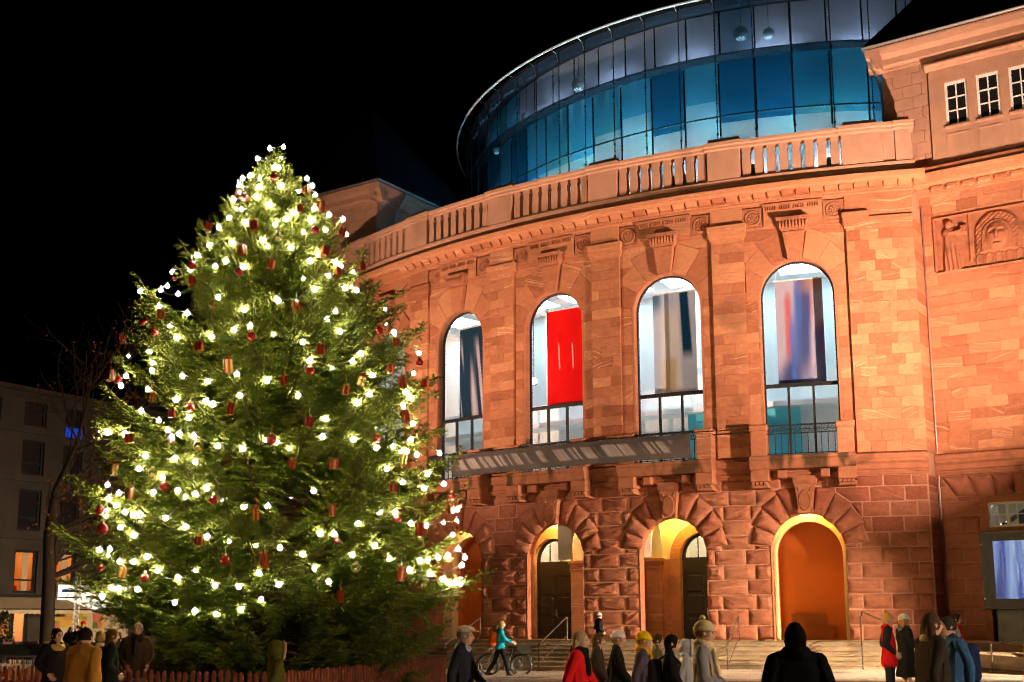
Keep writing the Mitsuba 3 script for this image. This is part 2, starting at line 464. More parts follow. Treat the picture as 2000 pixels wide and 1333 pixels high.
# vestibule of bays 0 and 1
VB = -1.75
dc = {0: -1.25, 1: 5.97}
vw = sbox(-2.9, .9, 8.3, 6.6)
for k in (0, 1): vw = vw.difference(arch(dc[k], 1.0, .8, 4.2, 30))
VS = put(TH, 'vestibule', extr(vw, VB - .3, VB, rmap), 'vault_plaster', label='lamplit vestibule behind two arches with plaster vaults')
put(VS, 'ceiling', extr(sbox(-2.9, 6.2, 8.3, 6.3), VB, -.44, rmap), 'vault_plaster')
for q in (-2.8, 8.2): put(VS, 'end_wall', extr(sbox(q - .06, .9, q + .06, 6.4), VB, -.44, rmap), 'white_plaster')
# stone dado of the back wall, door surrounds, doors with fanlights
dado = sbox(-2.9, .95, 8.3, 4.16)
for k in (0, 1): dado = dado.difference(sbox(dc[k] - 1.42, 0, dc[k] + 1.42, 9))
put(VS, 'stone_dado', extr(dado, VB, VB + .06, rmap), 'ashlar_sandstone', uv=(.62, .5))
for k in (0, 1):
    c = dc[k]
    put(VS, 'door_surround', extr(arch(c, 1.44, .95, 4.2, 30).difference(arch(c, 1.0, .8, 4.2, 30)), VB - .3, VB + .1, rmap, .5), 'ashlar_sandstone', uv=(.78, .45), label='orange stone arch round the black door')
    DR = put(TH, 'entrance_door', [extr(arch(c, 1.02, .95, 4.2, 30).difference(arch(c, .86, 1.1, 4.24, 30)), VB - .26, VB - .16, rmap, .5), extr(sbox(c - .95, 3.62, c + .95, 4.22), VB - .27, VB - .15, rmap), extr(sbox(c - .95, .95, c + .95, 3.8), VB - .28, VB - .19, rmap)], 'wood_door', label='tall black panelled entrance door with lit fanlight')
    for sg in (-1, 1):
        for z0, z1 in ((1.15, 1.8), (1.95, 2.7), (2.85, 3.5)): put(DR, 'door_panel', bblock(min(c + sg*.14, c + sg*.8), max(c + sg*.14, c + sg*.8), z0, z1, VB - .19, VB - .165, .02, rmap), 'wood_door')
    put(DR, 'handle', mapped(boxm((c + .04, 1.9, VB - .18), (c + .09, 2.2, VB - .11)), rmap), 'steel')
    put(DR, 'glazing_bar', [mapped(boxm((c + q - .02, 4.2, VB - .24), (c + q + .02, 5.1, VB - .2)), rmap) for q in (-.3, .3)], 'wood_door')
    put(DR, 'fanlight', extr(arch(c, .9, 4.22, 4.23, 24), VB - .225, VB - .22, rmap, .5), 'clear_pane')
    # the lit hall seen through the fanlight
    H = put(VS, 'inner_hall', [extr(sbox(c - 1.6, 3.5, c + 1.6, 5.9), -4.6, -4.55, rmap), extr(sbox(c - 1.6, 5.85, c + 1.6, 5.9), -4.6, VB - .32, rmap), extr(sbox(c - 1.65, 3.5, c - 1.6, 5.9), -4.6, VB - .32, rmap), extr(sbox(c + 1.6, 3.5, c + 1.65, 5.9), -4.6, VB - .32, rmap)], 'white_plaster')
    put(H, 'arch_moulding', extr(arch(c + .35, .95, 3.5, 4.3, 20).difference(arch(c + .35, .8, 3.4, 4.3, 20)), -4.55, -4.4, rmap, .5), 'vault_plaster')
# pilaster, capital and transverse rib beside each door
for c, sg in ((3.85, 1), (.22, -1)):
    put(VS, 'pilaster', bblock(c - .33, c + .33, .95, 3.95, VB, VB + .32, .015, rmap), 'ashlar_sandstone', uv=(.66, .5))
    cp = put(VS, 'pilaster_capital', [bblock(c - .37, c + .37, 3.8, 3.86, VB, VB + .36, .01, rmap), bblock(c - .36, c + .36, 3.95, 4.06, VB, VB + .36, .02, rmap), bblock(c - .42, c + .42, 4.06, 4.2, VB, VB + .42, .02, rmap)], 'ashlar_sandstone', uv=(.7, .5))
    put(cp, 'bead', [mapped(TM(*(lambda m: (m.vertices*.03 + [c - .32 + .64*q/9, 3.9, VB + .34], m.faces))(trimesh.creation.icosphere(1))), rmap) for q in range(10)], 'ashlar_sandstone', uv=(.7, .5))
    t = np.linspace(0, math.pi, 17); om = (VB + .1 - .45)/2; hr = abs(VB + .1 + .45)/2
    inn = [(om + hr*math.cos(a), 4.2 + 1.5*math.sin(a)) for a in t]
    prof = inn + [(inn[-1][0], 6.25), (inn[0][0], 6.25)]
    put(VS, 'vault_rib', sweep(prof, c - .33, c + .33, rmap, 1), 'white_plaster')

# ------------------------------------------------------------------ steps with landing
ST = put(TH, 'stair', sweep([(-4.7, -.4), (.82, -.4), (.82, .93), (-4.7, .93)], -16, 15.5, rmap), 'step_stone', label='broad worn stone steps in front of the arches')
put(ST, 'landing_slab', sweep([(-4.7, .93), (.85, .93), (.86, .95), (-4.7, .95)], -16, 15.5, rmap), 'step_stone')
for i in range(7):
    o0, o1, z1 = .8, .88 + .31*(i + 1), .95 - .16*(i + 1)
    q = -9.5 + rng.uniform(0, .6)
    bounds = [q]
    while bounds[-1] < 15.6: bounds.append(bounds[-1] + rng.uniform(1.5, 2.3))
    for a, b in zip(bounds[:-1], bounds[1:]):
        dd = rng.uniform(-.004, .004)
        def fq(p, z1=z1, o1=o1, dd=dd): return rmap(np.column_stack([p[:, 0], p[:, 1], p[:, 2] + dd]))
        put(ST, 'step_block', cat([mapped(boxm((a + .006, z1 - .4, o1 - .5), (b - .006, z1 - .045, o1 - .03)), fq), mapped(bblock(a + .005, b - .005, z1 - .045, z1, o1 - .5, o1, .012), fq)]), 'step_stone')

# ------------------------------------------------------------------ string course between the floors
put(TH, 'string_course', sweep([(-.1, 7.03), (.16, 7.03), (.16, 7.1), (.2, 7.13), (.2, 7.2), (.13, 7.24), (.13, 7.42), (.17, 7.46), (.24, 7.5), (.24, 7.62), (.26, 7.64), (.26, 7.8), (.03, 7.88), (-.1, 7.88)], S_L, S_END + .02, rmap), 'carved_sandstone')
put(TH, 'meander_band', [mapped(boxm((s, 7.885, .0), (s + .05, 7.98, .045)), rmap) for s in np.arange(12.5, S_END - .05, .1)], 'carved_sandstone', kind='stuff')

# ------------------------------------------------------------------ upper wall
up = sbox(S_L, 7.8, S_END, 18.4)
for k in BAYS: up = up.difference(arch(bay_c(k), WHW + .01, 7.7, WZS, 30))
UW = put(TH, 'upper_wall', extr(up, -.5, -.07, rmap), 'ashlar_sandstone', uv=(.4, .5), label='smooth ashlar wall of the upper storey between tall arched windows')
PO = .12                                     # pilasters stand proud of the bays
pil = [(bay_c(k) + 1.97, bay_c(k) + BAY - 1.97) for k in (-3, -2, -1, 0, 1)] + [(bay_c(2) + 1.97, S_END)]
AH = .412; az = [7.88 + AH*i for i in range(23)]
cand = []
fan = {}
for k in BAYS:                               # fan of long voussoirs over each window
    c = bay_c(k); fan[k] = []
    edges = [11, 34, 58, 84]
    for sg in (1, -1):
        for i in range(3):
            a0, a1 = math.radians(90 - sg*edges[i]), math.radians(90 - sg*edges[i + 1])
            p = [(c + q*math.cos(a), WZS + q*math.sin(a)) for q, a in ((WHW + .08, a0), (2.7 - .25*i, a0), (2.7 - .25*i, a1), (WHW + .08, a1))]
            pg = Polygon(p).intersection(sbox(c - 1.93, 10, c + 1.93, 16.9)).buffer(-.007, join_style='mitre')
            if pg.area > .02: fan[k].append(pg)
fanu = shapely.union_all([p.buffer(.008, join_style='mitre') for l in fan.values() for p in l])
wopen = {k: arch(bay_c(k), WHW + .09, 7.7, WZS, 30) for k in BAYS}
keyw = {k: Polygon([(bay_c(k) - .28, 15.5), (bay_c(k) + .28, 15.5), (bay_c(k) + .5, 16.9), (bay_c(k) - .5, 16.9)]) for k in BAYS}
for i in range(22):
    z0, z1 = az[i], az[i + 1]
    for k in BAYS:
        c = bay_c(k)
        if c < -8.5: continue
        reg = sbox(c - 1.97, z0, c + 1.97, z1).difference(wopen[k]).difference(fanu).difference(keyw[k])
        if z0 < 16.9:
            for g in getattr(reg, 'geoms', [reg]):
                if g.is_empty or g.area < .02: continue
                a, _, b, _ = g.bounds
                q = [a, b] if b - a < 1.1 else [a, a + (b - a)*rng.uniform(.4, .6), b]
                for q0, q1 in zip(q[:-1], q[1:]):
                    h = g.intersection(sbox(q0, z0, q1, z1)).buffer(-.004, join_style='mitre')
                    if h.area > .015: cand.append((h, 0.))
    for a, b in pil:
        if b < -9.3 or z0 > 16.6: continue
        w = b - a; n = 1 if w < 1.0 else (2 if w < 1.6 else 4)
        f0 = .33 if i % 2 else .66
        q = [a, a + w*f0 + rng.uniform(-.1, .1), b] if n == 2 else [a] + sorted(a + w*(j + (.5 if i % 2 else .85))/n + rng.uniform(-.15, .15) for j in range(n - 1 + i % 2)) + [b]
        if n == 2 and rng.random() < .25: q = [a, b]
        for q0, q1 in zip(q[:-1], q[1:]):
            if q1 - q0 > .1: cand.append((sbox(q0 + .004, z0 + .004, q1 - .004, min(z1, 16.66) - .004), PO))
for l in fan.values():
    for p in l: cand.append((p, 0.004))
cand.sort(key=lambda t: -t[0].area*(1.5 if t[0].centroid.x > 2 else 1) if t[0].centroid.x > -8.8 else 0)
for pg, o in cand:
    m = extr(pg, -.09, o + rng.uniform(-.006, .006), rmap, .9)
    add_stone(UW, 'ashlar_stone', m, 'ashlar_sandstone', lambda t: t, limit=296, stuff=stuff_ash)
flush(UW, 'ashlar_stonework', stuff_ash, 'ashlar_sandstone', False); stuff_ash = []
# stone surround of the window openings
for k in BAYS:
    c = bay_c(k)
    put(TH, 'window_architrave', extr(arch(c, WHW + .085, 7.8, WZS, 36).difference(arch(c, WHW, 7.7, WZS, 36)), -.5, -.012, rmap, .5), 'ashlar_sandstone', uv=(.5, .5))
    cp = put(TH, 'keystone', [extr(Polygon([(c - .255, 15.58), (c + .255, 15.58), (c + .42, 16.72), (c - .42, 16.72)]), -.09, .2, rmap, .3)], 'ashlar_sandstone', uv=(.55, 1.))
    fl = [extr(Polygon([(c - .45, 16.74), (c + .45, 16.74), (c + .5, 16.8), (c - .5, 16.8)]), -.05, .25, rmap, .3)]
    for q in range(9):
        x = -.48 + .96*q/8; fl.append(mapped(TM(*(lambda m: (m.vertices*[.062, .2, .12] + [c + x*1.05, 17.0, .27], m.faces))(trimesh.creation.icosphere(1))), rmap))
    fl.append(extr(sbox(c - .62, 17.14, c + .62, 17.26), -.05, .42, rmap, .5)); fl.append(extr(Polygon([(c - .5, 16.8), (c + .5, 16.8), (c + .58, 17.14), (c - .58, 17.14)]), -.05, .3, rmap, .4))
    put(cp, 'leaf_capital', fl, 'carved_sandstone', smooth=30)
    put(cp, 'bead_row', [mapped(TM(*(lambda m: (m.vertices*.028 + [c - .4 + .8*q/13, 16.7, .21], m.faces))(trimesh.creation.icosphere(1))), rmap) for q in range(14)], 'carved_sandstone')
# frieze zone: band, panels with drops, rosettes, pilaster capitals
put(TH, 'frieze_wall', sweep([(-.3, 16.6), (-.05, 16.6), (-.05, 17.95), (-.3, 17.95)], S_L, S_END, rmap), 'ashlar_sandstone', uv=(.5, .5))
for k in BAYS:
    c = bay_c(k)
    if c < -8.5: continue
    put(TH, 'frieze_band', extr(sbox(c - 1.95, 16.95, c + 1.95, 17.06).difference(keyw[k]), -.06, .05, rmap), 'ashlar_sandstone', uv=(.45, .5))
    fp = put(TH, 'frieze_panel', extr(sbox(c - 1.13, 17.06, c + 1.13, 17.84), -.06, .13, rmap), 'ashlar_sandstone', uv=(.72, .5))
    put(fp, 'listel', extr(sbox(c - 1.17, 17.84, c + 1.17, 17.93), -.06, .19, rmap), 'ashlar_sandstone', uv=(.5, .5))
    for q in range(4):
        dr_ = []
        for j in range(5):
            x = c - 1.0 + .54*q + .09*j; dr_.append(mapped(lathe([(.0, -.18), (.034, -.16), (.022, .0), (0, .0)], n=6), lambda p, x=x: rmap(np.column_stack([x + p[:, 0], 17.82 + p[:, 2], .15 + p[:, 1]]))))
        put(fp, 'guttae', dr_, 'carved_sandstone')
    for sg in (-1, 1):
        x = c + sg*1.56
        rp = put(TH, 'rosette', extr(sbox(x - .4, 17.08, x + .4, 17.86), -.06, .06, rmap), 'carved_sandstone')
        tor = lambda r, t, o: mapped(trimesh.creation.torus(r, t, 24, 6), lambda p: rmap(np.column_stack([x + p[:, 0], 17.45 + p[:, 1], o + p[:, 2]])))
        pet = [mapped(TM(*(lambda m: (m.vertices*[.055, .055, .04] + [.14*math.cos(a), .14*math.sin(a), .07], m.faces))(trimesh.creation.icosphere(1))), lambda p: rmap(np.column_stack([x + p[:, 0], 17.45 + p[:, 1], p[:, 2]]))) for a in np.arange(8)*math.pi/4]
        put(rp, 'flower', [tor(.285, .04, .065), tor(.2, .022, .065), tor(.055, .04, .075)] + pet, 'carved_sandstone', smooth=True)
for a, b in pil:
    if b < -9.3: continue
    ends = [(a - .05, b + .05), (a - .1, b + .1), (a - .14, b + .14)]
    if b == S_END: ends = [(a - .05, b), (a - .1, b), (a - .14, b - 1.6)]
    put(TH, 'pilaster_capital', [extr(sbox(ends[0][0] + .05, 16.6, ends[0][1] - .05 if b < S_END else b, 17.95), -.06, PO - .003, rmap), extr(sbox(*[ends[0][0], 16.66, ends[0][1], 16.76]), -.05, PO + .05, rmap), extr(sbox(ends[1][0], 16.76, ends[1][1], 17.02), -.05, PO + .09, rmap),
                                 extr(sbox(ends[1][0] - .02, 17.02, ends[2][1], 17.24), -.05, PO + .16, rmap)], 'ashlar_sandstone', uv=(float(rng.random()), .5))
# main cornice: blocks under a swelling gutter moulding, then the plinth of the balustrade
put(TH, 'architrave_moulding', sweep([(-.2, 17.93), (.1, 17.93), (.12, 18.0), (.16, 18.03), (.16, 18.1), (-.2, 18.1)], S_L, S_END + .1, rmap), 'ashlar_sandstone', uv=(.6, .5))
put(TH, 'cornice', sweep([(-.3, 18.1), (.17, 18.1), (.19, 18.36), (.42, 18.37), (.46, 18.42), (.52, 18.47), (.55, 18.56), (.57, 18.63), (.57, 18.66), (-.3, 18.72)], S_L, S_END + .5, rmap), 'ashlar_sandstone', uv=(.78, .5))
for s in np.arange(-9.0, S_END + .4, .545):
    put(TH, 'mutule', mapped(TM([[s, 18.14, .15], [s + .45, 18.14, .15], [s + .45, 18.14, .24], [s, 18.14, .24], [s, 18.362, .15], [s + .45, 18.362, .15], [s + .45, 18.362, .43], [s, 18.362, .43], [s, 18.3, .36], [s + .45, 18.3, .36], [s, 18.22, .25], [s + .45, 18.22, .25]],
        np.array([[0, 1, 2], [0, 2, 3], [3, 2, 11], [3, 11, 10], [10, 11, 9], [10, 9, 8], [8, 9, 6], [8, 6, 7], [0, 3, 10], [0, 10, 8], [0, 8, 7], [0, 7, 4], [1, 5, 6], [1, 6, 9], [1, 9, 11], [1, 11, 2]])), rmap), 'ashlar_sandstone', uv=(float(rng.random()), .5))
put(TH, 'roof_terrace', sweep([(-14, 18.66), (.1, 18.66), (.1, 18.7), (-14, 18.7)], S_L, S_END + .3, rmap), 'slate')
# ------------------------------------------------------------------ balustrade over the cornice
BL = put(TH, 'balustrade', sweep([(-.25, 18.68), (.22, 18.68), (.22, 18.95), (.3, 18.98), (.3, 19.12), (.24, 19.2), (-.2, 19.2), (-.25, 19.1)], S_L, S_END + .2, rmap), 'pink_plaster', label='stone balustrade along the curved roof edge')
put(BL, 'coping', sweep([(-.18, 20.42), (.2, 20.42), (.24, 20.46), (.24, 20.56), (.3, 20.6), (.3, 20.72), (-.22, 20.74)], S_L, 12.3, rmap), 'pink_plaster')
for q in (-2.5, -1.5, -.5, .5, 1.5):
    c = q*BAY; w = .66
    put(BL, 'pedestal', bblock(c - w, c + w, 19.18, 20.44, -.24, .27, .012, rmap), 'pink_plaster')
    put(BL, 'pedestal_cap', [sweep([(-.2, 20.4), (.27, 20.4), (.31, 20.46), (.31, 20.56), (.37, 20.6), (.37, 20.745), (-.24, 20.75)], c - w - .1, c + w + .1, rmap), sweep([(-.2, 20.75), (.3, 20.75), (.3, 20.78), (.1, 20.98), (-.2, 20.98)], c - w + .04, c + w - .04, rmap)], 'pink_plaster')
put(BL, 'pedestal', bblock(12.4, 13.95, 19.18, 20.44, -.24, .27, .012, rmap), 'pink_plaster', label='wide plain end block of the balustrade')
put(BL, 'pedestal', bblock(13.95, 14.4, 19.18, 20.44, -.24, .2, .012, rmap), 'pink_plaster')
put(BL, 'pedestal', bblock(14.4, 15.0, 19.18, 20.44, -.9, .27, .012, rmap), 'pink_plaster')
put(BL, 'pedestal_cap', [sweep([(-.2, 20.4), (.27 + e, 20.4), (.31 + e, 20.46), (.31 + e, 20.56), (.37 + e, 20.6), (.37 + e, 20.745), (-.24, 20.75)], a, b, rmap) for a, b, e in ((12.3, 14.0, 0), (14.0, 14.35, -.06), (14.35, 15.1, 0))] + [sweep([(-.2, 20.75), (.3, 20.75), (.3, 20.78), (.1, 20.98), (-.2, 20.98)], 12.5, 13.75, rmap), sweep([(-.8, 20.75), (.3, 20.75), (.3, 20.78), (.1, 20.98), (-.8, 20.98)], 14.45, 14.95, rmap)], 'pink_plaster')
bal_prof = [(-.17, 19.2), (.17, 19.2), (.185, 19.55), (.18, 19.8), (.15, 20.1), (.14, 20.2), (.19, 20.24), (.19, 20.43), (-.19, 20.43), (-.19, 20.24), (-.14, 20.2), (-.15, 20.1), (-.18, 19.8), (-.185, 19.55)]
for q in (-2.0, -1.0, 0, 1.0, 2.0):
    c = q*BAY; a, b = c - BAY/2 + .66, c + BAY/2 - .66
    if q == 2.0: b = 12.4
    if b < -10: continue
    n = 8; p = (b - a)/n
    for i in range(n):
        x = a + p*(i + .5)
        put(BL, 'baluster', extr(Polygon([(x + u*.88, z) for u, z in bal_prof]), -.14, .17, rmap, 0), 'pink_plaster')

# ------------------------------------------------------------------ balconies, tall windows, foyer behind them
put(TH, 'foyer', [extr(sbox(-16, 7.7, 14.5, 16.0), -4.4, -4.3, rmap), sweep([(-4.3, 7.6), (-.5, 7.6), (-.5, 7.78), (-4.3, 7.78)], -16, 14.5, rmap), sweep([(-4.3, 15.95), (-.5, 15.95), (-.5, 16.1), (-4.3, 16.1)], -16, 14.5, rmap)] + [extr(sbox(q, 7.7, q + .1, 16.0), -4.3, -.5, rmap) for q in (-15.9, 14.3)], 'white_wall', label='bright white foyer behind the tall windows')
put(TH, 'foyer_gallery', [extr(sbox(-16, 10.4, 14.5, 10.62), -4.3, -3.2, rmap)], 'white_wall')
mat('teal_board', (.09, .40, .47)); mat('blind_blue', (.05, .16, .30))
for a, b in ((7.9, 10.1), (5.0, 6.3)): put(TH, 'teal_bar_front', extr(sbox(a, 7.8, b, 10.3), -3.15, -3.1, rmap), 'teal_board', label='teal panel inside the foyer')  # plain teal panels behind the lower panes
for s in (-10.4, -7.8, -5.2, -2.6, 0, 2.6, 5.2, 7.8, 10.4, 13):
    put(TH, 'ceiling_lamp', mapped(TM([[s - .9, 15.945, -3.2], [s + .9, 15.945, -3.2], [s + .9, 15.945, -1.8], [s - .9, 15.945, -1.8]], [[0, 1, 2, 3]]), rmap), 'white_paint', emitter={'type': 'area', 'radiance': rgb((5.6, 9.6, 11.0)), 'sampling_weight': 8.}, label='unseen square ceiling lamp lighting the foyer')  # unseen lamps placed to light the foyer behind the windows
for k in BAYS:
    c = bay_c(k)
    fr = [extr(arch(c, WHW + .0, 7.8, WZS, 36).difference(arch(c, WHW - .055, 7.7, WZS, 36)), -.46, -.34, rmap, .5), extr(sbox(c - 1.4, 10.62, c + 1.4, 10.76), -.45, -.33, rmap)] + [extr(sbox(c + q - .045, 7.8, c + q + .045, 10.63), -.45, -.34, rmap) for q in (-.5, .45)]
    W = put(TH, 'tall_window', fr, 'dark_metal', label='arched window with dark frame, lit from inside')
    put(W, 'upper_pane', extr(arch(c, WHW - .05, 10.75, WZS, 30), -.402, -.4, rmap, .7), 'clear_pane')
    for a, b in ((-1.38, -.545), (-.455, .405), (.495, 1.38)): put(W, 'lower_pane', sheet([[c + a, 7.82, -.4], [c + b, 7.82, -.4], [c + b, 10.62, -.4], [c + a, 10.62, -.4]], rmap), 'clear_pane')
    B = put(TH, 'balcony', sweep([(0, 7.3), (.86, 7.3), (.9, 7.36), (.9, 7.62), (.98, 7.68), (.98, 7.78), (.9, 7.81), (0, 7.81)], c - 1.9, c + 1.9, rmap), 'stained_sandstone', label='stained sandstone balcony on carved consoles')
    for sg in (-1, 1):
        x = c + sg*1.57
        put(B, 'console', [bblock(x - .33, x + .33, 6.85, 7.3, -.05, .82, .02, rmap), bblock(x - .31, x + .31, 6.62, 6.72, -.05, .72, .02, rmap), bblock(x - .26, x + .26, 6.72, 6.85, -.05, .6, .0, rmap)], 'carved_sandstone')
        put(B, 'console_bead', [mapped(boxm((x - .3 + .15*q, 6.73, .6), (x - .2 + .15*q, 6.84, .74)), rmap) for q in range(4)], 'carved_sandstone')
        put(B, 'pedestal', [bblock(x - .3, x + .3, 7.8, 8.8, .02, .72, .015, rmap), bblock(x - .35, x + .35, 8.8, 9.02, 0, .8, .04, rmap)], 'ashlar_sandstone', uv=(.62 + .1*sg, .5))
        x2 = c + sg*.78
        put(B, 'small_console', bblock(x2 - .17, x2 + .17, 6.98, 7.28, -.05, .6, .03, rmap), 'carved_sandstone')
    g = []
    for z0, z1, o in ((8.93, 8.99, .62), (8.63, 8.67, .62), (7.87, 7.9, .62)): g.append(extr(sbox(c - 1.28, z0, c + 1.28, z1), o, o + .05, rmap))
    for q in range(11): x = c - 1.2 + .24*q; g.append(mapped(boxm((x - .013, 7.82, .635), (x + .013, 8.65, .66)), rmap))
    for q in range(10):
        x = c - 1.12 + .249*q
        g.append(mapped(TM(*(lambda m: (np.column_stack([m.vertices[:, 0] + x, m.vertices[:, 1] + 8.8, m.vertices[:, 2] + .645]), m.faces))(trimesh.creation.torus(.065 if q % 2 else .09, .016, 14, 5))), rmap))
        g.append(mapped(boxm((x + .11, 8.65, .63), (x + .135, 8.95, .66)), rmap))
        g.append(mapped(boxm((x - .09, 8.785, .63), (x + .09, 8.812, .66)), rmap))
    put(B, 'railing', g, 'black_paint', label='thin black iron railing with a band of rings')
# hanging posters
def poster_fn(kind):
    def fn(p, n, uv):
        x, y = uv.x, uv.y
        sm = noise(x*5, y*1.3, kind*7.7); s2 = noise(x*14, y*2.0, kind*3.1); s3 = noise(x*4.5, y*2.2, kind*1.9)
        if kind == 0:
            c = mix(mi.Color3f(.015, .04, .08), mi.Color3f(.42, .40, .48), smoothstep(.52, .85, noise((x + y*.25)*11, y*.9, 3)) * smoothstep(.95, .7, y))
            return mix(c, mi.Color3f(.75, .75, .8), smoothstep(.8, .95, noise((x + y*.2)*14, y*.7, 9))*.6)
        if kind == 1:
            t = smoothstep(.5, .75, noise(x*24 + y*2, y*2.0, 5))*smoothstep(.12, .2, x)*smoothstep(.88, .8, x)*smoothstep(.36, .42, y)*smoothstep(.68, .6, y)
            return mix(mi.Color3f(.80, .012, .012)*(.85 + .2*sm), mi.Color3f(.9, .6, .6), t*.55)
        if kind == 2:
            c = mix(mi.Color3f(.62, .72, .92), mi.Color3f(.01, .06, .14), smoothstep(.6, .66, x - (1 - y)*.08)*smoothstep(.86, .8, x - (1 - y)*.12)*smoothstep(.3, .45, y))
            c = mix(c, mi.Color3f(.92, .92, .95), smoothstep(.1, .3, x)*smoothstep(.62, .52, x - .1*(1 - y))*smoothstep(1., .7, y))
            c = mix(c, mi.Color3f(.75, .55, .3), smoothstep(.15, .3, x)*smoothstep(.6, .45, x)*smoothstep(.42, .3, y)*(.5 + .5*s2))
            return mix(c, mi.Color3f(.10, .22, .38), smoothstep(.3, .1, x)*smoothstep(.75, .95, y))
        c = mix(mi.Color3f(.05, .07, .20), mi.Color3f(.34, .32, .42), smoothstep(.3, .75, noise(x*3.4, y*2.4, 2)))
        c = mix(c, mi.Color3f(.42, .05, .04), smoothstep(.62, .9, noise(x*4 + 3, y*2.6, 12))*smoothstep(.12, .35, y)*.8)
        c = mix(c, mi.Color3f(.62, .55, .5), smoothstep(.55, .8, s3)*smoothstep(.2, .4, y)*smoothstep(.8, .6, y))
        c = mix(c, mi.Color3f(.05, .12, .42), smoothstep(.6, .9, noise(x*6, y*2.4, 8))*.7)
        return mix(c, mi.Color3f(.30, .17, .13), smoothstep(.8, .97, y)*smoothstep(.3, .9, x))
    return fn
PL = ['dark blue banner with pale streaks hanging in the leftmost fully visible arched window', 'bright red banner with blurred pale lettering hanging in an arched window', 'pale banner with a dark blue stripe hanging in the window left of the many-coloured one', 'many-coloured blue, red and brown banner hanging in the rightmost arched window']
for kd, k in enumerate((-1, 0, 1, 2)):
    scene[f'poster_print_{kd}'] = two({'type': 'diffuse', 'reflectance': proc(poster_fn(kd))})
    c = bay_c(k); n = 5
    v = np.array([[c - .94 + 1.88*i/n, z, -1.0] for z in (10.8, 15.05) for i in range(n + 1)])
    back = v + [0, 0, -.012]
    u = np.array([[i/n, z] for z in (0, 1) for i in range(n + 1)], float)
    f1 = [[i, i + 1, i + n + 2, i + n + 1] for i in range(n)]
    m = TM(np.vstack([v, back]), f1 + [[q + 12 for q in f[::-1]] for f in f1])
    k_ = put('', 'hanging_banner', mapped(m, rmap), f'poster_print_{kd}', uv=np.vstack([u, u]))
    labels[k_] = {'label': PL[kd], 'category': 'banner'}
    put(k_, 'hanging_rod', [mapped(boxm((c - 1.0, 15.05, -1.03), (c + 1.0, 15.1, -.98)), rmap), mapped(boxm((c - .9, 15.1, -1.01), (c - .88, 15.95, -.99)), rmap), mapped(boxm((c + .88, 15.1, -1.01), (c + .9, 15.95, -.99)), rmap)], 'white_paint')
# the long cloth along the balcony railings
def cloth_fn(p, n, uv):
    x, y = uv.x*11.0, uv.y
    sl = x + y*.75
    band = smoothstep(.2, .3, y)*smoothstep(.82, .72, y)
    word = smoothstep(.10, .24, noise(sl*1.3, 4.0))*smoothstep(10.35, 10.1, x)*smoothstep(.2, .5, x)
    let = smoothstep(.3, .6, noise(sl*9.5, 1.7))*(.5 + .5*noise(sl*17, y*2))
    base = mi.Color3f(.10, .088, .086)*(.7 + .6*fbm(x*1.5, y*2, 3, 3))
    return mix(base, mi.Color3f(.40, .36, .355), band*word*let)
scene['banner_cloth'] = two({'type': 'diffuse', 'reflectance': proc(cloth_fn)})
nx, nz = 110, 12
ii, jj = np.meshgrid(np.arange(nx + 1)/nx, np.arange(nz + 1)/nz, indexing='ij')
S = -4.6 + 11.0*ii
wr = meshkit.fbm(np.stack([S*1.6, jj*2.5 + S*.4, S*0], -1), 4, 3) - .5
sagz = .04*np.abs(np.sin(S*2.1)); 
pos = np.stack([S, 7.88 + jj*(.96 - sagz), 1.0 + .15*wr + .12*np.sin(jj*3.1)], -1)
a = (np.arange(nx)[:, None]*(nz + 1) + np.arange(nz)[None]).ravel()
f1 = np.stack([a, a + nz + 1, a + nz + 2, a + 1], -1)
v = pos.reshape(-1, 3); uvb = np.stack([ii, jj], -1).reshape(-1, 2)
k_ = put('', 'cloth_banner', mapped(TM(np.vstack([v, v - [0, 0, .012]]), np.vstack([f1, f1[:, ::-1] + len(v)])), rmap), 'banner_cloth', smooth=True, uv=np.vstack([uvb, uvb]))
labels[k_] = {'label': 'long charcoal cloth banner with slanted illegible pale lettering tied along the balconies', 'category': 'banner'}
put(k_, 'eyelet', [mapped(trimesh.creation.icosphere(1, .02).apply_translation((s, z, 1.02)), rmap) for s in np.arange(-4.5, 6.4, .8) for z in (7.9, 8.82)], 'steel', kind='stuff')
put(k_, 'tie_wire', [mapped(boxm((-5.5, 8.86, .9), (8.6, 8.875, .915)), lambda p: rmap(p)) if False else tube(rmap(np.column_stack([np.linspace(-5, 8.6, 30), np.full(30, 8.86 + .0), np.full(30, .93)])), .018, 5)], 'black_paint', label='dark rod carrying the cloth along the balconies')
k_ = thing('flood_lamp', 'small very bright flood lamp hanging in the window with the red banner', 'lamp')
d = FWD + RIGHT*(1043 - 1000)/FOC - UP*(745 - 666.5 - SHIFT)/FOC
A = d[0]**2 + d[1]**2; Bq = -2*(CX*d[0] + CY*d[1]); Cq = CX**2 + CY**2 - (R - .8)**2
p0 = EYE + d*((-Bq - math.sqrt(Bq*Bq - 4*A*Cq))/(2*A))
put(k_, 'housing', turned(boxm((-.17, .1, -.14), (.17, .3, .14)), 20, p0), 'black_paint')
put(k_, 'rod', bar(p0 + V(.0, .2, .1), V(p0[0], p0[1] + .2, 15.95), .02), 'black_paint')
scene[key(k_, 'bulb')] = {'type': 'sphere', 'center': p0.tolist(), 'radius': .14, 'bsdf': {'type': 'ref', 'id': 'white_paint'}, 'emitter': {'type': 'area', 'radiance': rgb((60, 66, 70)), 'sampling_weight': 6.}}
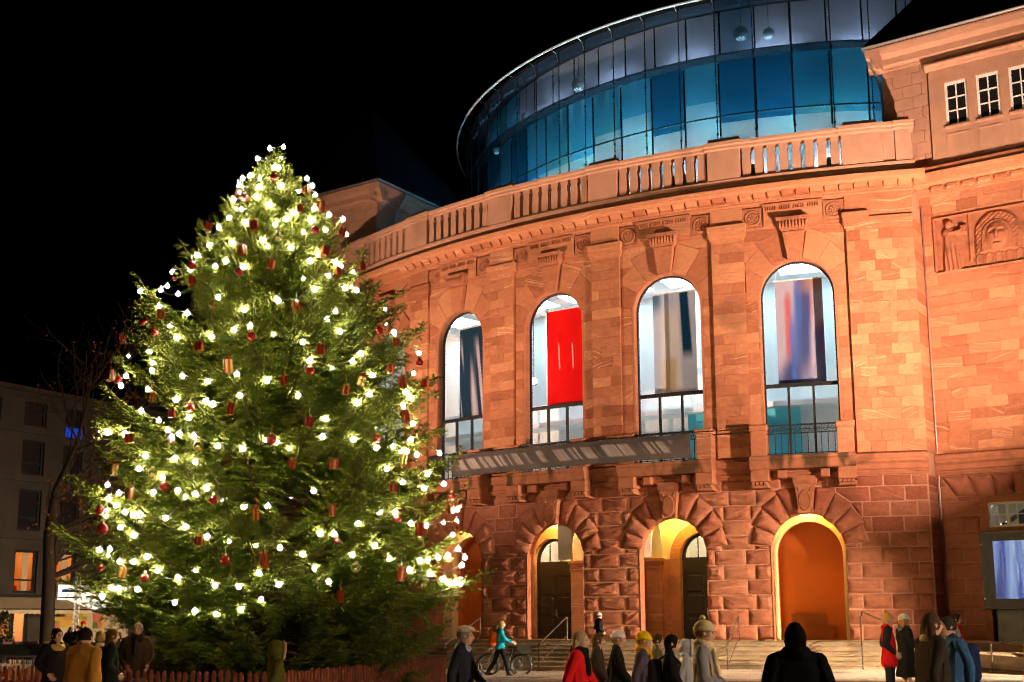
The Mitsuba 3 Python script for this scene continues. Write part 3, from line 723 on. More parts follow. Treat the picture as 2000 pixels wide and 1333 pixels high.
# iron brackets left of the right-hand balcony
for z, a, b in ((8.78, 6.9, 8.5), (7.72, 7.9, 8.4)):
    solo('iron_bracket', 'thin iron rod between two balconies ' + ('at railing height' if z > 8 else 'at floor height'), 'bracket', tube(rmap(np.column_stack([np.linspace(a, b, 8), np.full(8, z), np.full(8, .5)])), .022, 5), 'black_paint')

# ------------------------------------------------------------------ glass drum on the roof
GD = thing('glass_rotunda', 'round glass pavilion glowing blue on the theatre roof', 'rotunda')
DA0, DDA, DZ = -1.004, .088, [19.6, 25.684, 28.866, 31.62]
scene['blue_glass'] = {'type': 'thindielectric', 'int_ior': 1.5, 'specular_transmittance': rgb((.74, .87, .92)), 'specular_reflectance': rgb((.5, .5, .5))}
scene['smoke_glass'] = {'type': 'thindielectric', 'int_ior': 1.5, 'specular_transmittance': rgb((.34, .52, .62)), 'specular_reflectance': rgb((.5, .5, .5))}
for nme, c in (('drum_blind', (.10, .36, .50)), ('drum_dark', (.02, .13, .24)), ('drum_pale', (.42, .55, .68)), ('drum_grey', (.46, .46, .52))): mat(nme, c)
r2 = np.random.default_rng(5)
for i in range(-9, 15):
    a0, a1 = DA0 + i*DDA, DA0 + (i + 1)*DDA
    for j in range(3):
        z0, z1 = DZ[j] + .015, DZ[j + 1] - .015
        put(GD, 'glass_panel', sheet([[a0 + .0012, z0, 0], [a1 - .0012, z0, 0], [a1 - .0012, z1, 0], [a0 + .0012, z1, 0]], dmap), 'smoke_glass' if (i*7 + j*3) % 11 == 0 else 'blue_glass')
    # blinds hang inside, each drawn to its own height
    dark = i in (5, 7, 8, -4, -1)
    bm = 'drum_dark' if dark else 'drum_blind'
    a_, b_ = a0 + .002, a1 - .002
    zb = DZ[1] + r2.uniform(.2, 1.5) if r2.random() < .55 else DZ[1] - .1
    if i == 6: zb = DZ[1] + 1.1
    if dark: zb = DZ[1] - .1
    put(GD, 'blind', sheet([[a_, zb, -.62], [b_, zb, -.62], [b_, DZ[2] - .06, -.62], [a_, DZ[2] - .06, -.62]], dmap), bm)
    put(GD, 'parapet_panel', sheet([[a_, 19.6, -.66], [b_, 19.6, -.66], [b_, zb + .05, -.66], [a_, zb + .05, -.66]], dmap), 'drum_pale')
    zu = DZ[2] + .06 if r2.random() < .7 else DZ[2] + r2.uniform(.5, 1.4)
    put(GD, 'upper_screen', sheet([[a_, zu, -1.15], [b_, zu, -1.15], [b_, 31.7, -1.15], [a_, 31.7, -1.15]], dmap), 'drum_grey' if i > -2 else 'drum_blind')
    put(GD, 'mullion', [tube(dmap([[a0, DZ[0], .03], [a0, DZ[3] + .05, .03]]), .028, 6)] + [boxm(*(lambda q: (q - .05, q + .05))(dmap(V(a0, z, .05)))) for z in (DZ[1] - .25, DZ[1] - .9, DZ[2] - .25, DZ[2] - .9)], 'dark_metal')
    put(GD, 'rail_arm', tube(dmap([[a0, DZ[3] - .75, -.05], [a0, DZ[3] - .12, .25], [a0, DZ[3] - .02, .62]]), .026, 5), 'steel')
for j in (1, 2):
    put(GD, 'transom', sweep([(-.03, DZ[j] - .03), (.03, DZ[j] - .03), (.03, DZ[j] + .03), (-.03, DZ[j] + .03)], DA0 - 9*DDA, DA0 + 15*DDA, dmap, 48), 'dark_metal')
put(GD, 'rail_ring', tube(dmap(np.column_stack([np.linspace(-2.4, .9, 90), np.full(90, DZ[3]), np.full(90, .63)])), .07, 8), 'white_paint', smooth=True, label='pale steel ring around the top of the glass')
put(GD, 'floor', sweep([(-12, 28.55), (-.75, 28.55), (-.75, 28.8), (-12, 28.8)], -2.2, .6, dmap, 40), 'slate')
put(GD, 'ceiling', sweep([(-13, 31.75), (-.1, 31.75), (-.1, 31.95), (-13, 31.95)], -2.2, .6, dmap, 40), mat('drum_ceiling', (.03, .04, .05)))
put(GD, 'core_wall', sweep([(-13, 22), (-9, 22), (-9, 31.75), (-13, 31.75)], -2.2, .6, dmap, 40), 'drum_grey')
def glob_fn(p, n, uv):
    q = mi.Vector3f(n)
    a = dr.atan2(q.y, q.x)*7.6; b = q.z*9
    fx, fy = a - dr.floor(a), b - dr.floor(b)
    d = dr.square(fx - .5) + dr.square(fy - .5)
    return mi.Color3f(.7, 1.1, 1.2)*smoothstep(.12, .05, d)*smoothstep(.35, .6, noise(a*.6, b*.6, q.x*3)) + mi.Color3f(.012, .02, .025)
for x, y in ((1130, 166), (1447, 66), (1501, 66), (1028, 229), (972, 293)):
    d = (FWD + RIGHT*(x - 1000)/FOC - UP*(y - 666.5 - SHIFT)/FOC)
    ox = -DC; A = d[0]**2 + d[1]**2; Bq = 2*(ox @ d[:2]); Cq = ox @ ox - (DR_ - .62)**2; t = (-Bq - math.sqrt(Bq*Bq - 4*A*Cq))/(2*A); p0 = EYE + d*t
    g_ = thing('globe_lamp', {1130: 'brightest perforated globe lamp behind the glass, above the middle of the balustrade', 1447: 'larger globe lamp of the close pair near the top of the glass', 1501: 'smaller dim globe lamp beside the larger one near the top of the glass', 1028: 'globe lamp second from the left behind the glass', 972: 'leftmost globe lamp behind the glass, crossed by a joint', 1290: 'faint globe lamp behind the top row of glass near its middle', 1600: 'rightmost faint globe lamp behind the top row of glass'}[x], 'lamp')
    sh = trimesh.creation.uv_sphere(.36 if x in (1130, 1447) else .28, count=[14, 24]); su = np.column_stack([np.arctan2(sh.vertices[:, 1], sh.vertices[:, 0])/6.2832 + .5, sh.vertices[:, 2] + .5])
    put(g_, 'shade', sh.apply_translation(p0), mat('globe_glass', (.10, .12, .13)), smooth=True, uv=su, emitter={'type': 'area', 'radiance': proc(glob_fn), 'sampling_weight': 1.5})
    put(g_, 'cord', bar(p0, [p0[0], p0[1], 31.75], .012, 4), 'dark_metal')
mat('lamp_white', (.8, .8, .8))
for i in range(-3, 13, 2):                 # unseen lamps placed between glass and blinds to light the blinds
    a = DA0 + (i + .5)*DDA + .03; p0 = dmap(V(a, 22.4, -.27)); p1 = dmap(V(a, 26.5, -.5))
    w_ = .011
    g_ = put(GD, 'uplight', [sweep([(-.43, 22.78), (-.37, 22.78), (-.37, 22.83), (-.43, 22.83)], a - w_, a + w_, dmap, 2), sweep([(-.33, 22.5), (-.32, 22.5), (-.32, 23.2), (-.33, 23.2)], a - w_ - .012, a + w_ + .012, dmap, 2)], 'zinc', label='unseen short tube lamp with outward shield between glass and blinds')  # second sweep: plate added to block light going outwards
    put(g_, 'tube', tube(dmap([[a - w_, 22.9, -.4], [a, 22.9, -.4], [a + w_, 22.9, -.4]]), .045, 8), 'lamp_white', emitter={'type': 'area', 'radiance': rgb(np.array([4800., 12500., 16500.])*{-3: .12, -1: .35, 1: 1., 3: 1.4, 5: 1.1, 7: .9, 9: 1., 11: .5}[i]), 'sampling_weight': 35.})
put(GD, 'cove_trough', sweep([(-.66, 28.83), (-.08, 28.83), (-.08, 28.93), (-.10, 28.93), (-.10, 28.86), (-.66, 28.86)], -1.6, .4, dmap, 40), 'slate')  # dark trough added to hide the lamps above it from below
for q in range(7):                          # unseen lamps on the upper transom, placed to light the top row screens
    a = -1.35 + .22*q; w_ = .07
    put(GD, 'cove_lamp', mapped(TM([[a - w_, 28.9, -.62], [a + w_, 28.9, -.62], [a + w_, 28.9, -.45], [a - w_, 28.9, -.45]], [[3, 2, 1, 0]]), dmap), 'lamp_white', emitter={'type': 'area', 'radiance': rgb(np.array([17., 21., 28.])*(.45 if q < 2 else 1)), 'sampling_weight': 10.})
# ------------------------------------------------------------------ right wing (u, z, o) with attic, and its twin on the left
U0, U1 = 14.5, 24.0
rw = sbox(U0, 0, U1, 18.2).difference(sbox(16.24, 5.03, 18.9, 5.95)).difference(sbox(16.1, .9, 19.3, 4.9))
WW = put(TH, 'wing_wall', extr(rw, -.5, -.03, wmap), 'mortar', label='flat wall of the right wing beside the round front')
# return wall between round front and wing
ret = [rmap(V(S_END, 0, 0)), None]
cu = float((ret[0][:2] - V(CX, CY)) @ D2); cv = float((ret[0][:2] - V(CX, CY)) @ N2)
rmap2 = lambda p: (lambda p: np.concatenate([V(CX, CY) + (cu + p[..., 2:3])*D2 + (cv - p[..., :1])*N2, p[..., 1:2]], -1))(np.asarray(p, float))     # s runs back from the corner, o to the right
put(TH, 'return_wall', extr(sbox(.0, 0, 2.0, 18.2), -.3, -.03, rmap2), 'mortar')
for i in range(11):
    put(RW, 'quoin', rock(sbox(.02, zc[i] + .011, cv - WV - .03, zc[i + 1] - .011), -.05, .05, rmap2, int(rng.integers(1e6)), .02), 'rustic_sandstone', smooth=True, uv=rng.random(2))
for i in range(22):
    put(UW, 'corner_stone', bblock(.01, cv - WV - .02, az[i] + .006, az[i + 1] - .006, -.06, .0, .01, rmap2), 'ashlar_sandstone', uv=rng.random(2))
flat = [(WV, 'wing')]
# rustic courses of the wing
vw_ = []
cx_ = 17.57
for i in range(-3, 4):                      # flat arch over the window
    a0, a1 = (i - .5)*.155, (i + .5)*.155
    zt = 7.32 if i == 0 else 7.2
    p = [(cx_ + math.tan(a0)*(6.2 - 2.2), 6.2 if abs(i) < 3 else 6.25), (cx_ + math.tan(a1)*(6.2 - 2.2), 6.2), (cx_ + math.tan(a1)*(7.03 - 2.2), 7.02), (cx_ + math.tan(a0)*(7.03 - 2.2), 7.02)]
    vw_.append(Polygon(p).buffer(-.012, join_style='mitre'))
for p in vw_: add_stone(WW, 'voussoir', rock(p, -.05, .2, wmap, int(rng.integers(1e6)), .014), 'rustic_sandstone', lambda t: t, smooth=True)
cut = shapely.union_all([p.buffer(.014) for p in vw_] + [sbox(15.95, .0, 19.4, 6.2)])
for i in range(11): course(zc[i], zc[i + 1], i + 1, wmap, cu + .02, U1, cut, WW, .95, .075)
flush(WW, 'rock_faced_stonework', stuff_rock, 'rustic_sandstone', True); stuff_rock = []
put(TH, 'window_surround', extr(sbox(15.95, 4.86, 19.4, 6.2).difference(sbox(16.24, 5.03, 18.9, 5.95)), -.3, .0, wmap), 'ashlar_sandstone', uv=(.3, .5))
put(TH, 'portal_frame', extr(sbox(15.9, .9, 19.5, 4.86).difference(sbox(16.15, .8, 19.2, 4.7)), -.5, .02, wmap), 'ashlar_sandstone', uv=(.15, .5))
put(TH, 'portal_door', extr(sbox(16.1, .9, 19.3, 4.8), -.48, -.42, wmap), 'black_paint', label='black door under the video screen')
put(TH, 'string_course', sweep([(-.1, 7.03), (.16, 7.03), (.16, 7.1), (.2, 7.13), (.2, 7.2), (.13, 7.24), (.13, 7.42), (.17, 7.46), (.24, 7.5), (.24, 7.62), (.26, 7.64), (.26, 7.8), (.03, 7.88), (-.1, 7.88)], cu, U1, wmap), 'carved_sandstone')
put(TH, 'meander_band', [mapped(boxm((s, 7.885, .0), (s + .05, 7.98, .045)), wmap) for s in np.arange(cu + .3, 20.5, .1)], 'carved_sandstone', kind='stuff')
# ashlar of the wing around the relief
RLF = sbox(14.98, 14.9, 18.6, 17.1)
for i in range(25):
    z0, z1 = 7.88 + .41*i, 7.88 + .41*(i + 1)
    reg = sbox(cu, z0, 21.5, min(z1, 18.1)).difference(RLF)
    for g in getattr(reg, 'geoms', [reg]):
        if g.area < .03: continue
        a, _, b, _ = g.bounds
        x = a - rng.uniform(0, .5)
        while x < b:
            x2 = x + rng.uniform(.55, 1.25); h = g.intersection(sbox(x, z0, x2, z1)).buffer(-.006, join_style='mitre'); x = x2
            for hh in getattr(h, 'geoms', [h]):
                if hh.area > .02: add_stone(WW, 'ashlar_stone', extr(hh, -.04, rng.uniform(-.006, .006), wmap, 0), 'ashlar_sandstone', lambda t: t, limit=295, stuff=stuff_ash)
flush(WW, 'ashlar_stonework', stuff_ash, 'ashlar_sandstone', False); stuff_ash = []
put(TH, 'cornice', [sweep([(-.3, 18.05), (.17, 18.05), (.19, 18.36), (.4, 18.37), (.46, 18.42), (.5, 18.5), (.55, 18.7), (.57, 18.82), (.57, 18.85), (-.3, 18.9)], cu - .1, U1, wmap)], 'ashlar_sandstone', uv=(.85, .5))
for s in np.arange(cu + .5, 20, .59): put(TH, 'mutule', mapped(bblock(s, s + .5, 18.14, 18.362, .15, .36, .05), wmap), 'ashlar_sandstone', uv=(float(rng.random()), .5))
# carved relief: a robed figure and a great head above small arches
nu, nv = 150, 96
uu, zz = np.meshgrid(np.linspace(14.98, 18.6, nu), np.linspace(14.9, 17.1, nv), indexing='ij')
def ell(cx, cz, a, b): return np.clip(1 - ((uu - cx)/a)**2 - ((zz - cz)/b)**2, 0, None)**.5
def soft(m, s=.02): return 1/(1 + np.exp(-m/s))
h = np.zeros_like(uu)
rob = soft(np.minimum((.17 + .16*np.clip((16.6 - zz)/1.6, 0, 1)) - np.abs(uu - 15.55 - .05*(16.6 - zz)), 16.62 - zz))
h = np.maximum(h, rob*(.13 + .035*np.sin((uu - 15.5 + .1*(zz - 15))*38)*np.clip((16.1 - zz)*2, 0, 1)))
h = np.maximum(h, .2*ell(15.55, 16.78, .16, .2)); h = np.maximum(h, .15*ell(15.52, 16.45, .26, .22))
arm = soft(np.minimum(.07 - np.abs(zz - 16.42 - .1*(uu - 15.7)), np.minimum(uu - 15.5, 16.05 - uu))); h = np.maximum(h, .19*arm)
h = np.maximum(h, .16*soft(np.minimum(.11 - np.abs(uu - 16.08), .17 - np.abs(zz - 16.5)), .01))
h = np.maximum(h, .10*soft(.03 - np.abs(uu - 16.3))*(zz > 15.2))
rd = np.where(zz > 16.2, np.hypot(uu - 17.3, (zz - 16.2)), np.abs(uu - 17.3))
hood = soft(.80 - rd)*(zz > 15.42); h = np.maximum(h, hood*(.10 + .022*np.sin(zz*46)*np.sign(np.sin(uu*30 + np.floor(zz*7.3)*1.6))))
hair = soft(.58 - np.where(zz > 16.1, np.hypot(uu - 17.3, zz - 16.1), np.abs(uu - 17.3) + .1*(zz - 16.1)))*(zz > 15.45); h = np.maximum(h, hair*(.15 + .02*np.sin(rd*95)))
face = ell(17.3, 15.98, .40, .56); h = np.where(face > 0, np.maximum(h, .13 + .15*face), h)
for sx in (-.16, .16): h -= .07*ell(17.3 + sx, 16.16, .11, .065); h += .06*ell(17.3 + sx, 16.15, .06, .035); h += .03*ell(17.3 + sx, 16.29, .14, .03)
h += .10*ell(17.3, 16.0, .06, .2) - .06*ell(17.3, 15.72, .16, .03) + .04*ell(17.3, 15.665, .12, .035)
for q in range(5):
    cxq = 16.62 + .36*q; h += .06*(soft(.15 - np.hypot(uu - cxq, np.maximum(zz - 15.25, 0)), .008) - .8*soft(.11 - np.hypot(uu - cxq, np.maximum(zz - 15.25, 0)), .008))*(zz < 15.45)
h = np.where((uu < 15.02) | (uu > 18.56) | (zz < 14.94) | (zz > 17.06), .05, h - .06)
vv = np.stack([uu, zz, h*1.15 + .045], -1).reshape(-1, 3)
ai = (np.arange(nu - 1)[:, None]*nv + np.arange(nv - 1)[None]).ravel()
put(TH, 'relief_panel', mapped(TM(vv, np.stack([ai, ai + nv, ai + nv + 1, ai + 1], -1)), wmap), 'relief_sandstone', smooth=True, label='carved stone relief with a robed figure beside a large face above small arches')
# white casement window
WN = put(TH, 'casement_window', [extr(sbox(16.24, 5.03, 18.9, 5.95).difference(shapely.union_all([sbox(16.24 + .07 + q*.66, 5.12, 16.24 + .62 + q*.66, 5.87) for q in range(4)])), -.16, -.06, wmap)], 'white_paint', label='low white framed casement window')
for q in range(4):
    a = 16.31 + q*.66
    put(WN, 'glazing_bar', [mapped(boxm((a + .255, 5.12, -.12), (a + .295, 5.87, -.07)), wmap), mapped(boxm((a, 5.47, -.121), (a + .255, 5.51, -.071)), wmap), mapped(boxm((a + .295, 5.47, -.121), (a + .55, 5.51, -.071)), wmap)], 'white_paint')
    put(WN, 'pane', sheet([[a, 5.12, -.1], [a + .55, 5.12, -.1], [a + .55, 5.87, -.1], [a, 5.87, -.1]], wmap), 'clear_pane')
mat('curtain', (.55, .54, .50)); 
RM = put(TH, 'lit_room', [extr(sbox(16.1, 4.9, 19, 6.6), -2.6, -2.55, wmap), extr(sbox(16.1, 6.5, 19, 6.6), -2.6, -.3, wmap), extr(sbox(16.1, 4.8, 19, 4.9), -2.6, -.3, wmap), extr(sbox(16.05, 4.8, 16.1, 6.6), -2.6, -.3, wmap), extr(sbox(19, 4.8, 19.05, 6.6), -2.6, -.3, wmap)], 'curtain')
put(RM, 'roof_beam', [extr(Polygon([(16.3, 5.0), (17.6, 5.9), (17.6, 6.05), (16.3, 5.2)]), -1.6, -1.5, wmap), extr(sbox(17.0, 4.9, 17.35, 5.6), -1.3, -1.2, wmap), extr(Polygon([(17.4, 5.4), (18.9, 6.3), (18.9, 6.5), (17.4, 5.6)]), -1.6, -1.5, wmap)], 'dark_metal')
put(RM, 'ceiling_lamp', mapped(TM([[16.6, 6.49, -1.2], [17.6, 6.49, -1.2], [17.6, 6.49, -.6], [16.6, 6.49, -.6]], [[0, 1, 2, 3]]), wmap), 'white_paint', emitter={'type': 'area', 'radiance': rgb((4.2, 4.0, 3.5)), 'sampling_weight': 2.})  # unseen lamp placed to light the room behind the casement
# video screen over the door
def scr_fn(p, n, uv):
    x, y = uv.x, uv.y
    st = noise(x*15, y*1.3, 2); s2 = noise(x*34, y*2.1, 7)
    c = mix(mi.Color3f(.02, .10, .42), mi.Color3f(.30, .48, .78), smoothstep(.35, .75, st))
    c = mix(c, mi.Color3f(.75, .85, .98), smoothstep(.6, .9, s2)*smoothstep(0, .35, x))
    return c*(.45 + .6*noise(x*3, y*3, 5))*mi.Color3f(.38, .46, .62)
SC = solo('video_screen', 'dark framed video screen with blue and white streaks above a black door', 'screen', mapped(bblock(15.98, 19.2, 2.06, 4.85, -.05, .42, .01), wmap), 'black_paint')
put(SC, 'bezel', extr(sbox(16.02, 2.1, 19.16, 4.81).difference(sbox(16.42, 2.42, 18.9, 4.5)), .42, .432, wmap), mat('bezel_grey', (.05, .055, .06), .5))
nn = 2
put(SC, 'picture', mapped(TM([[16.42, 2.42, .425], [18.9, 2.42, .425], [18.9, 4.5, .425], [16.42, 4.5, .425]], [[0, 1, 2, 3]]), wmap), 'black_paint', uv=np.array([[0, 0], [1, 0], [1, 1], [0, 1.]]), emitter={'type': 'area', 'radiance': proc(scr_fn), 'sampling_weight': 2.}, label='glowing picture of blue and white vertical streaks')
put(SC, 'fixing', [mapped(boxm((16.0, z, .4), (16.06, z + .07, .46)), wmap) for z in (2.4, 4.35)], 'white_paint')
# lightning rod in the inner corner
cu2 = V(CX, CY) + (cu + .08)*D2 + (WV + .1)*N2
solo('lightning_rod', 'thin pale lightning rod running down the inner corner between round front and wing', 'rod', tube([[*cu2, z] for z in (1.0, 5, 9, 13, 17.6)], .016, 5), 'zinc')

# attic storeys
AV = 35.0
for side in (1, -1):
    if side == 1: amap = plane(AV); lo, hi = 13.38, 22.5
    else:
        amap0 = plane(AV); amap = amap0; lo, hi = -22.5, -13.38
    AT = put(TH, 'attic', extr(sbox(lo + .02, 18.8, hi, 24.5), -9, -.03, amap, 0), 'pink_plaster', label='plastered attic storey ' + ('above the right wing' if side == 1 else 'left of the round front'))
    hz = [19.3 + .5*i for i in range(9)] + [23.62]
    for i in range(9):
        x0, x1 = (13.38, 15.16) if side == 1 else (-19, -13.38)
        x = x0 - (i % 2)*.35
        while x < x1:
            a, b = max(x, x0), min(x + .75, x1); x += .75
            if b - a > .1: put(AT, 'plaster_block', bblock(a + .008, b - .008, hz[i] + .008, hz[i + 1] - .008, -.04, 0, .008, amap), 'pink_plaster')
    if side == -1:                           # side wall towards the middle of the building
        smap = lambda p: (lambda p: np.concatenate([V(CX, CY) + (-13.38 + p[..., 2:3])*D2 + (AV - p[..., :1])*N2, p[..., 1:2]], -1))(np.asarray(p, float))
        for i in range(9):
            x = -(i % 2)*.35
            while x < 8.5:
                a, b = max(x, 0), min(x + .75, 8.5); x += .75
                if b - a > .1: put(AT, 'plaster_block', bblock(a + .008, b - .008, hz[i] + .008, hz[i + 1] - .008, -.04, 0.02, .008, smap), 'pink_plaster')
    put(AT, 'foot_ledge', sweep([(-.4, 18.85), (.36, 18.85), (.36, 19.1), (.12, 19.3), (-.4, 19.3)], lo, hi, amap, 4), 'carved_sandstone')
    # eaves: a ring of mouldings round the block
    ev = [(-.1, 23.6), (.06, 23.6), (.08, 23.72), (.2, 23.8), (.22, 24.05), (.42, 24.2), (.5, 24.42), (.5, 24.5), (-.1, 24.5)]
    put(AT, 'eaves', [sweep(ev, lo - (.5 if side == 1 else 0), hi + (0 if side == 1 else .5), amap, 4)] + ([sweep(ev, -.5, 9, smap, 4)] if side == -1 else [sweep([(-q[0], q[1]) for q in ev][::-1], 0, 1, lambda p: (lambda p: np.concatenate([V(CX, CY) + (lo + p[..., 2:3])*D2 + (AV + .5 - 9*p[..., :1])*N2, p[..., 1:2]], -1))(np.asarray(p, float)), 4)]), 'pink_plaster')
    gut = [(.5 + .09*math.cos(t), 24.6 + .09*math.sin(t)) for t in np.linspace(math.pi, 2*math.pi, 9)] + [(.5 + .075*math.cos(t), 24.6 + .075*math.sin(t)) for t in np.linspace(2*math.pi, math.pi, 9)]
    gs = [sweep([(q[0] + .06, q[1]) for q in gut], lo - (.6 if side == 1 else 0), hi + (0 if side == 1 else .6), amap, 6, False)]
    if side == -1: gs.append(sweep([(q[0] + .06, q[1]) for q in gut], -.6, 9, smap, 6, False))
    put(AT, 'gutter', gs, 'zinc', smooth=40)
    if side == 1:
        c2 = lambda u, v, z: np.append(V(CX, CY) + u*D2 + v*N2, z)
        put(AT, 'downpipe', tube([c2(12.85, 35.45, 24.55), c2(12.9, 35.3, 24.2), c2(13.2, 35.0, 23.4), c2(13.28, 34.9, 22.9), c2(13.3, 34.8, 21)], .06, 8), 'zinc', smooth=True)
    else:
        c2 = lambda u, v, z: np.append(V(CX, CY) + u*D2 + v*N2, z)
        put(AT, 'downpipe', tube([c2(-12.8, 33.2, 24.55), c2(-12.85, 33.3, 24.1), c2(-13.2, 33.5, 23.4), c2(-13.28, 33.55, 22.9), c2(-13.28, 33.55, 18.8)], .055, 8), 'zinc', smooth=True)
    # hipped slate roof
    e0, e1, v0, v1 = lo - .6, hi + .6, AV + .6, AV - 9.6
    rz = 24.62; md = (v0 + v1)/2; hh = 31.6 if side == -1 else 31.5; ins = 4.9
    P = [c2(e0, v0, rz), c2(e1, v0, rz), c2(e1, v1, rz), c2(e0, v1, rz), c2(e0 + ins, md, hh), c2(e1 - ins, md, hh)]
    put(AT, 'slate_roof', TM(P, [[0, 1, 5], [0, 5, 4], [1, 2, 5], [2, 3, 4], [2, 4, 5], [3, 0, 4], [0, 2, 1], [0, 3, 2]]), 'slate')
    rows = []
    for t in np.linspace(.03, .97, 24):       # courses of slates as low ridges on the two visible slopes
        A = lambda i, j: P[i] + (P[j] - P[i])*t
        rows.append(tube([A(0, 4), A(1, 5)], .03, 4)); rows.append(tube([A(0, 4), A(3, 4)] if side == 1 else [A(1, 5), A(2, 5)], .03, 4))
    put(AT, 'slate_course', rows, 'slate', kind='stuff')
fp = c2(-18.0, md, 31.5)
fp = at(718, 310, 69.)
FN = solo('roof_urn', 'pale grey urn on the dark roof left of the round front', 'urn', lathe([(0, -.5), (.12, -.45), (.1, -.2), (.2, -.1), (.42, .18), (.46, .4), (.52, .42), (.5, .52), (0, .5)], fp, 20), mat('urn_zinc', (.30, .32, .34), .5, .6), smooth=30)
AT1 = TH + '__attic'
am = plane(AV)
# projecting window bay of the right attic
bay = sbox(15.2, 19.3, 22, 23.1)
wins = [(15.78 + 1.19*i, 15.78 + 1.19*i + .84) for i in range(5)]
for a, b in wins: bay = bay.difference(sbox(a, 20.68, b, 22.5))
put(AT1, 'window_bay', extr(bay, -.03, .12, am), 'pink_plaster')
put(AT1, 'hood_moulding', [sweep([(.1, 23.1), (.2, 23.12), (.26, 23.22), (.34, 23.28), (.34, 23.34), (.05, 23.36), (.05, 23.1)], 15.1, 22, am, 3)], 'pink_plaster')
for i, (a, b) in enumerate(wins):
    put(AT1, 'apron_panel', extr(sbox(a - .04, 19.34, b + .04, 20.36).difference(sbox(a + .02, 19.4, b - .02, 20.3)), .115, .15, am), 'pink_plaster')
    put(AT1, 'window_sill', mapped(bblock(a - .06, b + .06, 20.58, 20.68, .0, .2, .01), am), 'pink_plaster')
    WQ = put(AT1, 'sash_window', extr(sbox(a, 20.68, b, 22.5).difference(sbox(a + .09, 20.78, b - .09, 22.4)), -.02, .04, am), 'white_paint', label='white framed attic window with six panes')
    m_ = (a + b)/2
    put(WQ, 'glazing_bar', [mapped(boxm((m_ - .025, 20.78, .0), (m_ + .025, 22.4, .035)), am)] + [mapped(boxm((q0, z - .025, .001), (q1, z + .025, .034)), am) for z in (21.32, 21.86) for q0, q1 in ((a + .09, m_ - .025), (m_ + .025, b - .09))], 'white_paint')
    for z0, z1 in ((20.78, 21.295), (21.345, 21.835), (21.885, 22.4)):
        for q0, q1 in ((a + .09, m_ - .025), (m_ + .025, b - .09)): put(WQ, 'pane', mapped(boxm((q0, z0, -.012), (q1, z1, -.006)), am), 'dark_glass')
# left wing wall (mostly behind the fir)
put(TH, 'wing_wall', extr(sbox(-26, 0, -14.5, 18.85), -.5, 0, wmap), 'ashlar_sandstone', uv=(.4, .5), label='wall of the left wing behind the fir')

# ------------------------------------------------------------------ hand rails on the steps, ramp at the right
def rail(label, s, o0=.7, o1=2.9, z0=.95, z1=-.1, side=None):
    k = thing('handrail', label, 'handrail')
    A, B = rmap(V(s, z0 + .9, o0)), rmap(V(s, z1 + .9, o1))
    put(k, 'grab_bar', tube([A + V(0, 0, -.04), A, B, B + V(0, 0, -.04)], .024, 6), 'rail_paint')
    for t in (.0, 1.): 
        q = A + (B - A)*t; put(k, 'post', bar(q, [q[0], q[1], (z0 if t == 0 else z1) - .02], .022), 'rail_paint')
    put(k, 'lower_bar', bar(A - V(0, 0, .72), B - V(0, 0, .72), .016), 'rail_paint')
rail('stair rail on the steps right of the cyclist', .95)
rail('stair rail left of the orange niche, with a pale banded post', 7.9)
rail('stair rail behind the person in the red and black jacket', 12.2)
rail('stair rail at the foot of the leftmost visible arch, behind the bicycles', -3.3)
k = thing('handrail', 'dark tubular guard rail along the ramp at the right edge', 'handrail')
Q = [at(1880, 1253, 40.6), at(1935, 1255, 39.2), at(2000, 1258, 37.6), at(2080, 1262, 36)]
for a, b in zip(Q[:-1], Q[1:]): put(k, 'grab_bar', bar(a, b, .03), 'rail_paint'); put(k, 'lower_bar', bar(a - V(0, 0, .85), b - V(0, 0, .85), .025), 'rail_paint')
for a in Q: put(k, 'post', bar(a, [a[0], a[1], 0], .026), 'rail_paint')
rp = [at(1690, 1300, 42.2), at(1850, 1300, 41.4), at(2000, 1300, 38.2), at(2100, 1300, 36.2)]
kk = put('', 'ramp', cat([TM([[*rp[i][:2], -.1], [*rp[i + 1][:2], -.1], [*rp[i + 1][:2], .62 - .1*i], [*rp[i][:2], .62], [*(rp[i][:2] + [.5, 2.2]), .62], [*(rp[i + 1][:2] + [.5, 2.2]), .62]], [[0, 1, 2], [0, 2, 3], [3, 2, 5], [3, 5, 4]]) for i in range(1, 3)]), 'step_stone')
labels[kk] = {'label': 'low stone ramp wall at the right edge beneath the video screen', 'category': 'ramp'}
# slanting rail beside the right-hand rail
solo('wall_handrail', 'short slanting handrail fixed to the dark wall above the red jacket', 'handrail', [bar(at(1683, 1195, 42.9), at(1730, 1215, 42.6), .028), bar(at(1683, 1195, 42.9), at(1683, 1203, 43.2), .02)], 'rail_paint')
# ------------------------------------------------------------------ the fir with its lights
TC = V(-4.70, 24.3)
PROF = np.array([(0, 2.8), (.8, 3.3), (1.6, 3.75), (2.3, 4.15), (3.05, 4.05), (4.4, 3.85), (5.9, 3.62), (7.5, 3.12), (8.6, 2.42), (9.5, 1.6), (10.2, 1.08), (10.7, .72), (11.1, .38), (11.35, .14), (11.6, .02)])
prof = lambda z: np.interp(z, PROF[:, 0], PROF[:, 1])
r3 = np.random.default_rng(21)
TREE = thing('fir_tree', 'tall bushy fir decorated with warm lights, red baubles and gift boxes inside a picket fence', 'Christmas tree')
put(TREE, 'trunk', tube([[TC[0] - .030*z, TC[1], z] for z in (-.1, 2, 5, 8, 10.2, 11.25)], [.24, .2, .15, .09, .04, .012], 10), mat('fir_bark', (.06, .045, .03)))
X0, X1, UPV, AGE, LEN = [], [], [], [], []
wood = []


